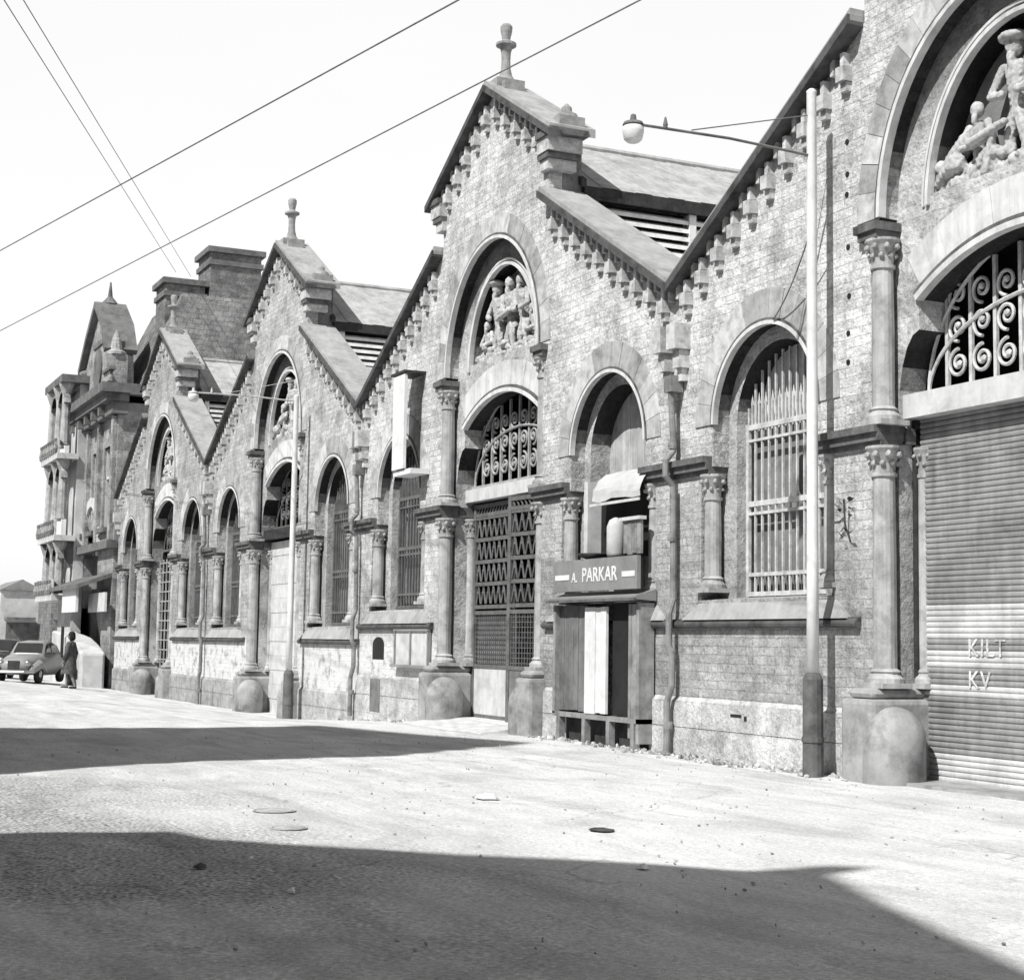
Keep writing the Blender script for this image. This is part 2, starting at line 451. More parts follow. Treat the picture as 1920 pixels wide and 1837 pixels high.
def voussoirs(b, cx, cz, a, bb, w, n, t0=0, t1=PI, y0=-.012, y1=.05):
    for i in range(n):
        ta = t0+(t1-t0)*(i+.012)/n; tb = t0+(t1-t0)*(i+.988)/n; j = random.uniform(0, .008)
        k = 3
        inn = arc(cx, cz, a, bb, ta, tb, k); ou = arc(cx, cz, a+w, bb+w, ta, tb, k)
        b.strip(inn, ou, y0-j, y1)
def ring(b, cx, cz, a, bb, w, y0, y1, t0=0, t1=PI, n=32):
    b.strip(arc(cx, cz, a, bb, t0, t1, n), arc(cx, cz, a+w, bb+w, t0, t1, n), y0, y1)

def slope_z(x):
    x = abs(x)
    return APX-(APX-KNE)*x/SX if x <= SX else SHO-(SHO-VAL)*(x-SX)/(HW-SX)

def coping(b):
    Y0, Y1, T = -.2, .66, .15
    def run(p, q):
        (x0, z0), (x1, z1) = p, q
        v = [b.bm.verts.new((x, y, z+dz)) for x, z in (p, q) for y in (Y0, Y1) for dz in (.0, T)]
        for f in [(0,1,3,2),(4,6,7,5),(0,4,5,1),(2,3,7,6),(1,5,7,3),(0,2,6,4)]: b.bm.faces.new([v[i] for i in f])
    for s in (-1, 1):
        run((s*(HW-.004), VAL), (s*(SX+.02), SHO))
        run((s*(SX+.42), KNE-.2), (s*.002, APX+.04))
def coping_edge(b):  # dark strip: sooty edge plus painted shade from under the coping
    Y0, Y1 = -.24, -.202
    for s in (-1, 1):
        for (x0, z0), (x1, z1) in (((s*HW, VAL), (s*(SX+.02), SHO)), ((s*(SX+.45), KNE-.22), (0, APX+.04))):
            b.strip([(x0, z0-.05), (x1, z1-.05)], [(x0, z0+.07), (x1, z1+.07)], Y0, .0)
def corbel(b):
    b.box(-.075, .075, -.14, .004, -.30, -.12); b.box(-.055, .055, -.08, .004, -.42, -.303)
    b.box(-.035, .035, -.10, .004, -.10, .06)
def corbel_slim(b):
    b.box(-.035, .035, -.10, .004, -.20, .0)
def valley_bracket(b):
    b.box(-.12, .12, -.26, .004, -.36, .0); b.box(-.085, .085, -.17, .004, -.62, -.362); b.box(-.05, .05, -.10, .004, -.8, -.622)
def place_corbels(H):
    for s in (-1, 1):
        for i in range(10):
            x = 2.62+i*.405
            part('corbel', 'corbel', M['corbel'], H, corbel, (s*x, 0, slope_z(x)-.17))
            part('corbels', 'corbel_block', M['corbel'], H, corbel_slim, (s*(x+.2), 0, slope_z(x)-.14))
        for i in range(5):
            x = .22+i*.44
            part('corbel', 'corbel', M['corbel'], H, corbel, (s*x, 0, slope_z(x)-.14))
            part('corbels', 'corbel_block', M['corbel'], H, corbel_slim, (s*(x+.22), 0, slope_z(x)-.12))
        part('vbr', 'valley_bracket', M['corbel'], H, valley_bracket, (s*(HW-.20), 0, VAL-.55))
def kneeler(b, s):
    b.box(*sorted((s*2.15, s*2.74)), -.20, .52, KNE-.21, KNE-.10)
    b.box(*sorted((s*2.15, s*2.54)), -.14, .46, KNE-.56, KNE-.46)
def kneeler_stone(b, s):
    b.box(*sorted((s*2.15, s*2.60)), -.16, .48, KNE-.458, KNE-.212)
    b.box(*sorted((s*2.15, s*2.46)), -.10, .44, KNE-.74, KNE-.562)
def kneeler_cap(b, s):
    b.box(*sorted((s*2.25, s*2.68)), -.0, .48, KNE-.098, KNE+.14)
    b.lathe([(.22, 0), (.18, .08), (.10, .12), (.09, .2), (.02, .27)], (s*2.46, .24, KNE+.14), 12)
def finial(b):
    b.box(-.24, .24, -.06, .50, APX+.0, APX+.22)
    b.lathe([(r_*.86, .20+(h_-.22)*.91) for r_, h_ in [(.26,.22),(.20,.28),(.14,.38),(.105,.52),(.095,.70),(.105,.86),(.135,.96),(.22,1.0),(.22,1.05),(.13,1.08),(.085,1.12),(.10,1.20),(.125,1.30),(.13,1.40),(.09,1.45),(.02,1.46)]], (0, .22, APX), 18)
    b.box(-.40, -.28, .02, .42, APX-.10, APX+.12); b.box(.28, .40, .02, .42, APX-.10, APX+.12)
DEPTH = 15.0
def roof(b):
    for s in (-1, 1):
        p = [(s*HW, .62, VAL-.5), (s*1.9, .62, 8.40), (s*1.9, DEPTH, 8.40), (s*HW, DEPTH, VAL-.5)]
        b.quad(*p)
        q = [(x, y, z-.1) for x, y, z in p]; b.quad(*q[::-1])
        for k in range(16):   # lap seams
            y = 1.2+k*.9
            b.quad((s*HW, y, VAL-.46), (s*1.95, y, 8.49), (s*1.95, y+.06, 8.49), (s*HW, y+.06, VAL-.46))
    b.quad((-HW, DEPTH, -.9), (HW, DEPTH, -.9), (HW, DEPTH, VAL-.5), (-HW, DEPTH, VAL-.5))
    b.quad((-1.9, DEPTH, 8.4), (1.9, DEPTH, 8.4), (1.9, DEPTH, 9.3), (-1.9, DEPTH, 9.3))
def lantern_roof(b):
    n = 44
    for s in (-1, 1):
        for k in range(n):      # ribbed sheets
            y0 = .66+k*(DEPTH-.66)/n; y1 = .66+(k+1)*(DEPTH-.66)/n
            lift = .012*(k % 2)
            v = [(s*2.38, y0, 9.24+lift), (0, y0, 10.72+lift), (0, y1, 10.72+lift), (s*2.38, y1, 9.24+lift)]
            b.quad(*v)
            b.quad((s*2.38, y1, 9.24), (0, y1, 10.72), (0, y1, 10.732), (s*2.38, y1, 9.252))
    b.tube([(0, .62, 10.74), (0, DEPTH, 10.74)], .07, 8)
def fascia(b):
    for s in (-1, 1):
        b.box(*sorted((s*2.33, s*2.39)), .64, DEPTH, 9.02, 9.238)
        b.box(*sorted((s*2.0, s*2.32)), .64, DEPTH, 9.10, 9.16)
    for s in (-1, 1): # verge board
        b.strip([(s*2.42, 9.2), (0, 10.70)], [(s*2.42, 9.34), (0, 10.84)], .56, .66)
def clerestory(b):
    for s in (-1, 1): b.box(*sorted((s*1.86, s*1.92)), .64, DEPTH, 8.3, 9.1)
def louvres(b, s):
    for k in range(5):
        z = 8.30+k*.15
        b.quad((s*2.30, .7, z), (s*2.18, .7, z+.07), (s*2.18, DEPTH-.1, z+.07), (s*2.30, DEPTH-.1, z))
        b.quad((s*2.31, .7, z-.07), (s*2.30, .7, z), (s*2.30, DEPTH-.1, z), (s*2.31, DEPTH-.1, z-.07))
def post(b): b.box(-.11, .11, 0, .14, 8.2, 9.02)
def impost_run(b, x0, x1, y0=-.15):
    b.box(x0, x1, y0, .3, 3.985, 4.07); b.box(x0, x1, y0+.05, .28, 3.89, 3.983); b.box(x0, x1, y0+.10, .26, 3.83, 3.888)
def impost_return(b, s): b.box(*sorted((s*1.96, s*2.12)), .302, .66, 3.86, 4.05)
def upper_cap(b, s):
    x0, x1 = sorted((s*1.95, s*2.36))
    b.box(x0, x1, -.14, .26, 6.36, 6.46); b.box(x0+.03, x1-.03, -.10, .255, 6.27, 6.358)
def plinth(b, dz, s):
    if 1:
        x0, x1 = sorted((s*2.45, s*(HW-.003)))
        b.box(x0, x1, -.055, .004, -.9, .380+dz); b.box(x0, x1, -.055, .004, .388+dz, .73+dz)
        b.prism([(-.055, .732+dz), (.0035, .732+dz), (.0035, .80+dz)], x0, x1)
def string(b, zs, s):
    z = zs-.33
    if 1:
        x0, x1 = sorted((s*2.42, s*(HW-.003)))
        b.tube([(x0, -.045, z), (x1, -.045, z)], .055, 10)
        b.box(x0, x1, -.05, .004, z+.02, z+.075)
def sill(b, cx, zs):
    z = zs-.30
    a = [(cx-1.78, z), (cx+1.78, z), (cx+1.5, zs), (cx-1.5, zs)]
    f = [b.bm.verts.new(p) for p in [(cx-1.85,-.10,z+.03),(cx+1.85,-.10,z+.03),(cx+1.5,.02,zs+.002),(cx-1.5,.02,zs+.002),(cx-1.5,.45,zs+.04),(cx+1.5,.45,zs+.04),(cx-1.85,.1,z+.03),(cx+1.85,.1,z+.03)]]
    for q in [(0,1,2,3),(3,2,5,4),(0,3,4,6),(1,7,5,2)]: b.bm.faces.new([f[i] for i in q])

def column(parent, x, y, z0, z1, r, key):
    h = z1-z0
    c = part(('shaft', key), 'column', M['column'], parent, lambda b: b.lathe([(r*1.0, .16), (r, h*.5), (r*.93, h-.36), (r*1.12, h-.35), (r*1.12, h-.31)], (0,0,0), 16), (x, y, z0), smooth=False)
    def cap(b):
        b.lathe([(r*.95, h-.31), (r*1.0, h-.2), (r*1.35, h-.08), (r*1.6, h-.03), (r*1.6, h)], (0,0,0), 16)
        for k in range(8):
            t = PI/4*k+PI/8; rr = r*1.42
            b.ball((math.cos(t)*rr, math.sin(t)*rr, h-.10), r*.34, 1)
            b.ball((math.cos(t+.39)*r*1.12, math.sin(t+.39)*r*1.12, h-.2), r*.28, 1)
    part(('cap', key), 'capital', M['column'], c, cap)
    def base(b):
        b.lathe([(r*1.55, 0), (r*1.55, .05), (r*1.4, .07), (r*1.15, .11), (r*1.3, .13), (r*1.0, .165)], (0,0,0), 16)
        b.box(-r*1.6, r*1.6, -r*1.6, r*1.6, -.06, .0)
    part(('base', key), 'column_base', M['column'], c, base)
    return c

def pier_base(b, s, dz):
    x0, x1 = sorted((s*1.86, s*2.44))
    b.box(x0, x1, -.30, .60, -.9, .93+dz)
    b.box(x0+.06, x1-.06, -.24, .60, .931+dz, 1.05+dz)
def guard(b, s, dz):
    b.lathe([(.35, -.9), (.35, .50+dz)]+[(.35*math.cos(t), .50+dz+.35*math.sin(t)) for t in [.15*i for i in range(1, 11)]], (s*1.84, .0, 0), 28)
def tympanum(b): b.slab([tymp_loop(1.55, 1.86, 6.6)], .60, .615)

# figures of the carved tympanum
def relief(b, variant):
    y = .50
    def fig(x, z, h, lean=0, arm=1, hat=False, kneel=False):
        k = h/1.3
        hip = (x+lean*.3, y, z+.62*k); ch = (x+lean, y-.03, z+1.0*k); hd = (x+lean*1.2, y-.09, z+1.28*k)
        if kneel:
            hip = (x, y, z+.28*k); ch = (x+lean, y-.04, z+.68*k); hd = (x+lean*1.35, y-.10, z+.98*k)
            b.limb(hip, .13*k, (x+.30*k, y-.12, z+.30*k), .09*k); b.limb((x+.30*k, y-.12, z+.30*k), .085*k, (x+.26*k, y-.1, z+.03), .06*k)
            b.limb(hip, .13*k, (x-.25*k, y-.08, z+.08*k), .08*k)
        else:
            b.limb(hip, .11*k, (x-.10*k, y-.06, z+.32*k), .08*k); b.limb((x-.10*k, y-.06, z+.32*k), .075*k, (x-.08*k, y-.04, z+.03), .055*k)
            b.limb(hip, .11*k, (x+.14*k, y-.08, z+.33*k), .08*k); b.limb((x+.14*k, y-.08, z+.33*k), .075*k, (x+.16*k, y-.05, z+.03), .055*k)
            b.limb((x-.12*k, y, z+.5*k), .09*k, (x+.12*k, y, z+.5*k), .10*k)
        b.limb(hip, .13*k, ch, .17*k)
        b.ball(hd, .105*k, 2, (1, 1, 1.2))
        b.limb((hd[0], hd[1]-.05*k, hd[2]-.12*k), .06*k, (hd[0], hd[1]-.07*k, hd[2]-.2*k), .04*k)   # beard
        if hat: b.ball((hd[0], hd[1]-.02, hd[2]+.09*k), .13*k, 2, (1.35, 1.2, .55))
        for s in (-1, 1):
            sh = (ch[0]+s*.19*k, ch[1]-.03, ch[2]+.08*k)
            el = (sh[0]+s*.14*k, y-.12, sh[2]-.27*k); ha = (el[0]-s*arm*.2*k, y-.17, el[2]-.05*k)
            b.limb(sh, .075*k, el, .06*k); b.limb(el, .058*k, ha, .045*k); b.ball(ha, .06*k, 1)
    zb = 6.70
    def pile(x, w, h, n):
        for _ in range(n):
            t = random.uniform(-1, 1); b.ball((x+t*w, y-.05-random.random()*.07, zb+random.random()*h*(1-abs(t)*.7)), random.uniform(.05, .11), 1, (random.uniform(.8, 1.5), 1, random.uniform(.7, 1.2)))
    if variant == 0:
        fig(-.24, zb+.05, 1.32, .02, 1, True); fig(-.86, zb+.04, 1.02, .04, 1.6, False, True); fig(.34, zb+.02, 1.30, -.04, 1); fig(.92, zb+.03, 1.02, -.05, 1.4, False, True)
        b.limb((-1.40, y-.08, zb+.14), .14, (-1.12, y-.14, zb+.26), .15); b.limb((-1.22, y-.08, zb+.34), .12, (-1.02, y-.05, zb+.52), .13); b.ball((-1.36, y-.14, zb+.28), .09, 2)
        b.limb((-.82, y-.2, zb+.42), .06, (-.28, y-.2, zb+.5), .055); b.limb((-.62, y-.16, zb+.05), .07, (-.5, y-.16, zb+.42), .05)
        pile(-.55, .5, .32, 26); pile(.6, .6, .34, 26); pile(-1.2, .25, .2, 10)
        b.limb((.62, y-.12, zb+.1), .05, (.66, y-.1, zb+1.05), .04)
    else:
        fig(-.62, zb+.0, 1.34, .0, .8, True); fig(-1.05, zb, .92, .03, 1.4, False, True); fig(-.10, zb+.04, 1.30, .03, 1.2); fig(.44, zb, 1.30, -.02, 1); fig(.98, zb, .92, -.04, 1.4, False, True)
        b.limb((-.40, y-.18, zb+.70), .06, (.1, y-.18, zb+.78), .055)
        pile(-.9, .5, .40, 26); pile(-.1, .45, .36, 22); pile(.75, .55, .4, 26)
    for k in range(22): b.ball((-1.36+k*.13, y-.08, zb+.0+.05*random.random()), .075+.04*random.random(), 1)

def spiral(b, cx, cz, r, y, turns=1.6, d=1, ph=0.0, t=.022):
    n = int(22*turns)
    pts = [(cx+math.cos(ph+d*2*PI*turns*i/n)*r*(1-.86*i/n), y, cz+math.sin(ph+d*2*PI*turns*i/n)*r*(1-.86*i/n)) for i in range(n+1)]
    b.tube(pts, t, 6); b.ball(pts[-1], t*2.1, 1)
def fanlight(b, y):
    z0 = 4.45
    for k in range(-4, 5):
        x = k*.40; zt = 5.55+.42*(1-(k/4.4)**2)
        b.box(x-.025, x+.025, y-.02, y+.02, z0, zt)
    for rad in (.95, 1.62):
        pts = [(1.9*math.cos(t), y-.03, z0+rad*math.sin(t)) for t in [PI*i/28 for i in range(29)]]
        b.tube(pts, .024, 6)
    for k in range(-4, 4):
        x = k*.40+.2
        f = 1 if k < 0 else -1
        spiral(b, x, z0+.30, .17, y-.015, 1.7, f, PI/2)
        lim = 5.55+.42*(1-(x/1.76)**2)
        zz = z0+.72
        while zz+.18 < lim+.1:
            spiral(b, x, zz, .165, y-.015, 1.5, -f, -PI/2); zz += .38
    b.box(-2.03, 2.03, y-.05, y+.05, z0-.07, z0)

def grille(b, zs, y):
    zt = 4.45; z0 = zs+.04
    for k in range(13):
        x = -.96+k*.16; top = 4.5+math.sqrt(max(0, 1-(x/1.0)**2))*.98-.05
        b.box(x-.014, x+.014, y-.014, y+.014, z0, max(zt, top))
    for k in range(12):
        x = -.88+k*.16; h = 4.86
        b.box(x-.011, x+.011, y-.012, y+.012, 4.45, h-.06)
        b.bm.faces.new([b.bm.verts.new(p) for p in ((x-.04, y, h-.1), (x+.04, y, h-.1), (x, y, h+.06))])
    for z, t in ((zt, .035), (z0+1.25, .035), (z0+1.12, .02), (z0+.30, .025), (z0+.04, .03), (zt-.18, .018)):
        b.box(-1.0, 1.0, y-.022, y+.022, z-t, z+t)
    for s in (-1, 1): b.box(*sorted((s*.94, s*1.0)), y-.024, y+.024, z0, 4.5)
def mesh_low(b, zs, y):
    for k in range(26): b.box(-.99+k*.0792-.006, -.99+k*.0792+.006, y+.03, y+.042, zs+.04, zs+.36)

carve_tex = bpy.data.textures.new('carving', 'CLOUDS'); carve_tex.noise_scale = .05; carve_tex.noise_depth = 3
def carve_noise(o):
    d = o.modifiers.new('d', 'DISPLACE'); d.texture = carve_tex; d.texture_coords = 'LOCAL'; d.strength = .022; d.mid_level = .5
LABELS = ['nearest gabled hall, with ribbed rolling shutter and scroll fanlight at right',
          'second gabled hall, with open iron lattice gate and carved tympanum between arches',
          'third gabled hall back, with pale panelled shutter behind the far street lamp',
          'farthest gabled hall, beside the dark corner building with chimneys']
halls = []
for k in range(4):
    cx = C0-PITCHX*k; low = k >= 2; dz = -.40 if low else 0.0; zs = 1.79 if low else 2.12
    if k == 1: pass
    v = 'L' if low else 'H'
    H = thing('market_hall', LABELS[k], 'market hall', (cx, 0, 0), 0, 'row of gabled market halls'); halls.append(H)
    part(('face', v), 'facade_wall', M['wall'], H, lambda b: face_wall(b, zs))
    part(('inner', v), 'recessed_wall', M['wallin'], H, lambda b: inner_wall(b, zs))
    part('gring', 'gate_arch_ring', M['arch'], H, lambda b: voussoirs(b, 0, 6.52, 2.03, 2.26, .42, 23))
    part('groll', 'gate_arch_moulding', M['pale'], H, lambda b: (ring(b, 0, 6.52, 2.00, 2.23, .055, -.045, .06), ring(b, 0, 6.56, 1.44, 1.75, .05, .205, .30), ring(b, 0, 6.56, 1.53, 1.84, .035, .225, .30)))
    part('gdark', 'gate_hood_moulding', M['impost'], H, lambda b: ring(b, 0, 6.52, 2.06, 2.29, .04, -.03, .03))
    def seg(b, o, w, y0, y1):
        rr = (1.65**2+.5**2)/(2*.5); a0 = math.asin(1.65/rr)
        P = lambda q: [((rr+q)*math.sin(t), 6.0-rr+(rr+q)*math.cos(t)) for t in [-a0+2*a0*i/24 for i in range(25)]]
        b.strip(P(o), P(o+w), y0, y1)
    part('lintroll', 'lintel_moulding', M['pale'], H, lambda b: seg(b, -.02, .07, .19, .3))
    part('lintdark', 'lintel_hood', M['impost'], H, lambda b: seg(b, .052, .05, .205, .3))
    part('linting', 'lintel_stones', M['pale'], H, lambda b: [b.strip(*[[( (r_)*math.sin(t), 6.0-2.9725+(r_)*math.cos(t)) for t in (-.55+1.1*(i+.01)/13, -.55+1.1*(i+.99)/13)] for r_ in (3.08, 3.52)], .238-random.random()*.006, .26) for i in range(13)])
    for s in (-1, 1):
        part(('wring', s), 'window_arch_ring', M['arch'], H, lambda b: voussoirs(b, s*WX, 4.5, 1.2, 1.2, .44, 15))
        part(('wroll', s), 'window_arch_moulding', M['pale'], H, lambda b: (ring(b, s*WX, 4.5, 1.165, 1.165, .05, -.035, .05)))
        part(('wdark', s), 'window_hood_moulding', M['impost'], H, lambda b: ring(b, s*WX, 4.5, 1.217, 1.217, .035, -.028, .03))
        part(('kneel', s), 'kneeler', M['impost'], H, lambda b: kneeler(b, s))
        part(('kneels', s), 'kneeler_stone', M['corbel'], H, lambda b: kneeler_stone(b, s))
        part(('kneelc', s), 'kneeler_cap', M['finial'], H, lambda b: kneeler_cap(b, s))
        part(('imp', s, 0), 'impost_moulding', M['impost'], H, lambda b: impost_run(b, *sorted((s*1.98, s*3.22))))
        part(('imp', s, 1), 'impost_moulding', M['impost'], H, lambda b: impost_run(b, *sorted((s*5.68, s*(HW-.003)))))
        part(('impr', s), 'impost_return', M['impost'], H, lambda b: impost_return(b, s))
        part(('ucap', s), 'upper_capital', M['impost'], H, lambda b: upper_cap(b, s))
        part(('sill', s, v), 'window_sill', M['coping'], H, lambda b: sill(b, s*WX, zs))
        part(('plinth', s, v), 'plinth', M['plinth'], H, lambda b: plinth(b, dz, s))
        part(('string', s, v), 'string_course', M['sootshade'], H, lambda b: string(b, zs, s))
        part(('pierb', s, v), 'pier_base', M['pierbase'], H, lambda b: pier_base(b, s, dz), bevel=.06)
        part(('guard', s, v), 'guard_stone', M['guard'], H, lambda b: guard(b, s, dz), smooth=True)
        column(H, s*2.10, .09, 1.11+dz, 3.83, .135, ('g', v))
        column(H, s*1.95, .55, 1.11+dz, 3.83, .085, ('gi', v))
        column(H, s*2.10, .09, 4.13, 6.27, .13, 'gu')
        for q in (-1, 1):
            column(H, s*WX+q*1.36, .10, zs+.16, 3.83, .115, ('w', v))
        L = part(('louv', s), 'louvre_panel', M['louvre'], H, lambda b: louvres(b, s))
        for q in range(8): part('lpost', 'louvre_post', M['louvre'], L, post, (s*2.21, .8+1.95*q, 0))
    part('coping', 'coping', M['coping'], H, coping)
    part('copedge', 'coping_moulding', M['sootshade'], H, coping_edge)
    place_corbels(H)
    part('finial', 'finial', M['finial'], H, finial)
    part('roof', 'roof', M['roof'], H, roof)
    part('clere', 'clerestory_wall', M['dark'], H, clerestory)
    part('lroof', 'lantern_roof', M['roof'], H, lantern_roof)
    part('fascia', 'eaves_fascia', M['fascia'], H, fascia)
    part('tymp', 'tympanum', M['tymp'], H, tympanum)
    part(('relief', k % 2), 'relief_carving', M['carve'], H, lambda b: relief(b, k % 2), remesh=.014)
    carve_noise(H.children[-1] if False else [c for c in H.children if c.name.startswith('relief')][0])
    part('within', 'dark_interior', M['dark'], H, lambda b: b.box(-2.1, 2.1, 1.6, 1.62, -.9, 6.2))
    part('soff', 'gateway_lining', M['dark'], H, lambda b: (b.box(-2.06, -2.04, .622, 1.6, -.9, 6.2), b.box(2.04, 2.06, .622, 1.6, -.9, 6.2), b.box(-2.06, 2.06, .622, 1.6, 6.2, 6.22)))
    # ---- gateway filling
    if k == 0:
        bands = [(-1, .32, 0), (.32, .93, 1), (.93, 1.09, 0), (1.09, 1.26, 1), (1.26, 1.46, 0), (1.46, 1.60, 1), (1.60, 2.0, 0), (2.0, 5, 1)]
        b0, b1 = B(), B()
        z = .02
        while z < 4.16:
            d = [c for a, e, c in bands if a <= z < e][0]
            (b1 if d else b0).prism([(.515, z), (.503, z+.014), (.50, z+.032), (.503, z+.05), (.515, z+.062), (.54, z+.062), (.54, z)], -2.0, 2.0); z += .064
        sh = obj('rolling_shutter', b0.mesh('rolling_shutter', M['shutter']), H)
        obj('grey_band', b1.mesh('grey_band', M['shuttergrey']), sh)
        for txt, z, s_ in (('KILT', 1.43, .28), ('KV', 1.08, .28)):
            cu = bpy.data.curves.new('lettering', 'FONT'); cu.body = txt; cu.size = s_; cu.extrude = .004; cu.space_character = 1.1
            lettering(cu, sh, (-1.18, .494, z))
        part('beam', 'shutter_housing', M['offwhite'], H, lambda b: b.box(-2.02, 2.02, .30, .70, 4.16, 4.44))
        part('guide', 'shutter_guide', M['irondark'], H, lambda b: (b.box(-2.03, -1.96, .44, .6, 0, 4.15), b.box(1.96, 2.03, .44, .6, 0, 4.15)))
        part('fan', 'fanlight_grille', M['ironpale'], H, lambda b: fanlight(b, .62))
        part('step', 'threshold', M['pierbase'], H, lambda b: b.box(-1.9, 1.9, -.1, .9, -.3, .035))
    elif k == 1:
        part('fanb', 'fanlight_grille', M['ironmid'], H, lambda b: fanlight(b, .62))
        part('transom', 'transom', M['offwhite'], H, lambda b: b.box(-2.02, 2.02, .44, .72, 4.14, 4.375))
        def leaf_frame(b):
            wd = 1.78
            for x in (.05, wd-.05): b.box(x-.05, x+.05, -.03, .03, .10, 4.10)
            for z in (.14, 1.06, 2.05, 2.16, 4.05, 3.88): b.box(.1, wd-.1, -.028, .028, z-.035, z+.035)
        def lattice(b):
            wd = 1.78
            for r_ in range(4):
                z0 = 2.22+r_*.415
                b.box(.1, wd-.1, -.022, .022, z0+.33, z0+.40)
                for c in range(7):
                    x0 = .13+c*.225
                    b.tube([(x0, 0, z0), (x0+.10, 0, z0+.34)], .019, 5); b.tube([(x0+.19, 0, z0), (x0+.09, 0, z0+.34)], .019, 5)
                    b.ball((x0+.1, -.01, z0+.2), .035, 1)
            for c in range(18): b.box(.12+c*.09, .134+c*.09, -.008, .008, 1.1, 2.05)
            for c in range(10): b.box(.1, wd-.1, -.007, .007, 1.14+c*.09, 1.152+c*.09)
            for c in range(12): b.tube([(.16+c*.13, 0, 3.92), (.23+c*.13, 0, 4.02)], .016, 5)
        def solid(b): b.box(.1, 1.68, -.015, .015, .16, 1.03)
        for s in (0, 1):
            lf = part(('leaf', s), 'gate_leaf', M['irongrey'], H, leaf_frame, (-1.9, .60, 0) if not s else (1.88, .60, 0), 0 if not s else PI+R(7))
            part('latt', 'lattice', M['irongrey'], lf, lattice)
            part(('solid', s), 'kick_panel', M['offwhite'] if not s else M['shade'], lf, solid)
        part('padb', 'notice_plate', M['white'], lf, lambda b: b.box(.62, .74, .03, .045, 1.3, 1.72))
        part('backp', 'mesh_backing', M['shade'], H, lambda b: b.box(-1.78, -.1, .64, .645, 1.1, 2.05))
        part('ramp', 'threshold', M['pale'], H, lambda b: b.prism([(-.9, -.05), (.9, -.05), (.9, .11), (.2, .11), (-.75, .015)], -1.9, 1.6))
    elif k == 2:
        part('hoard', 'panelled_shutter', M['offwhite'], H, lambda b: [b.box(-1.98, 1.98, .52-.012*(i % 2), .56, -.4+i*.37, -.4+i*.37+.365) for i in range(12)])
        part('hoodb', 'shutter_housing', M['irondark'], H, lambda b: b.box(-2.02, 2.02, .30, .7, 4.10, 4.34))
        part('fan3', 'fanlight_grille', M['irongrey'], H, lambda b: fanlight(b, .66))
    else:
        def latd(b):
            for i in range(9): b.box(-1.95+i*.48, -1.90+i*.48, .5, .54, -.35, 4.1)
            for j in range(14): b.box(-1.95, 1.95, .505, .535, -.2+j*.32, -.16+j*.32)
        part('latd', 'lattice_gate', M['ironmid'], H, latd)
        part('fan3', 'fanlight_grille', M['irongrey'], H, lambda b: fanlight(b, .66))
    # ---- windows
    for s in (-1, 1):
        kind = {(0,-1): 'plank', (0,1): 'plank', (1,-1): 'shade', (1,1): 'plankonly'}.get((k, s), 'shade')
        mt = M['plank'] if kind.startswith('plank') else M['shade']
        if kind == 'plank': mt = M['cloth2']
        def panel(b):
            for i in range(9):
                x = s*WX-1.05+i*.2335; b.box(x, x+.230, .60+random.uniform(0, .012), .64, zs-.1, 5.6)
        if (k, s) == (0, -1):
            part('panlow', 'lower_shutter', M['shade'], H, lambda b: b.box(s*WX-1.04, s*WX+1.04, .575, .595, zs-.1, 4.43))
        pn = part(('pan', s, kind, v), 'window_boarding', mt, H, panel)
        if kind != 'plankonly':
            gm = M['ironpale'] if k == 0 else M['irongrey']
            gr = part(('gril', v, k == 0), 'window_grille', gm, H, lambda b: grille(b, zs, .42), (s*WX, 0, 0))
            part(('grlow', v), 'wire_mesh', M['irongrey'], gr, lambda b: mesh_low(b, zs, .42))
    if k == 0:
        part('hole', 'broken_boarding', M['dark'], H, lambda b: b.lathe([(.001, .0), (.13, .001), (.13, .012), (.001, .013)], (0,0,0), 14, 'y'), (-WX+.05, .562, 3.75)).scale = (.8, 1, 2.0)
    # ---- rain water pipe at the left valley
    if k < 3:
        def pipe(b):
            b.box(-.10, .10, -.22, -.02, 5.05, 5.28)
            pts = [(0, -.16, 5.1), (0, -.12, 4.4), (0, -.12, 4.22), (.0, -.24, 4.08), (0, -.24, 3.86), (0, -.12, 3.72), (.0, -.10, 2.15), (-.0, -.17, 1.95), (0, -.17, 1.5), (.02, -.13, 1.35), (.02, -.13, .95+dz), (-.06, -.16, .72+dz), (-.06, -.16, -.1+dz)]
            b.tube(pts, .048, 10)
            for z in (4.3, 3.0, 1.42, .4+dz): b.lathe([(.058, -.05), (.066, 0), (.058, .05)], (0 if z > 1 else -.06, -.13, z), 10)
        part(('pipe', v), 'downpipe', M['pipe'], H, pipe, (-HW+(.06 if k == 0 else -.02), 0, 0))

# nearest hall: small wall marks
H = halls[0]
part('slot', 'vent_slot', M['dark'], H, lambda b: (b.box(-5.12, -4.86, -.06, -.054, .58, .62), b.box(-4.80, -4.74, -.06, -.054, .54, .60)))
part('patch', 'cement_patch', M['pale'], H, lambda b: (b.box(-2.55, -2.50, -.062, -.054, .38, .72), b.box(-2.80, -2.50, -.062, -.054, .69, .72)))
# small holes left by old fixings beside the right gate arch
def fixings(b):
    for z in (4.9, 5.25, 5.7, 6.3, 6.95, 7.2, 7.6): b.lathe([(.035, 0), (.035, .01)], (-2.62+random.uniform(-.04, .04), -.011, z), 8, 'y')
part('fix', 'fixing_holes', M['dark'], H, fixings)
# second hall: niche, frame
H = halls[1]
part('niche', 'wall_niche', M['dark'], H, lambda b: b.slab([[(-5.75, 1.12), (-5.08, 1.12)]+arc(-5.415, 1.42, .335, .16, 0, PI, 10)], -.007, .01))
part('nichestain', 'stained_stone', M['shade'], H, lambda b: b.box(-5.70, -5.12, -.064, -.056, .05, .72))

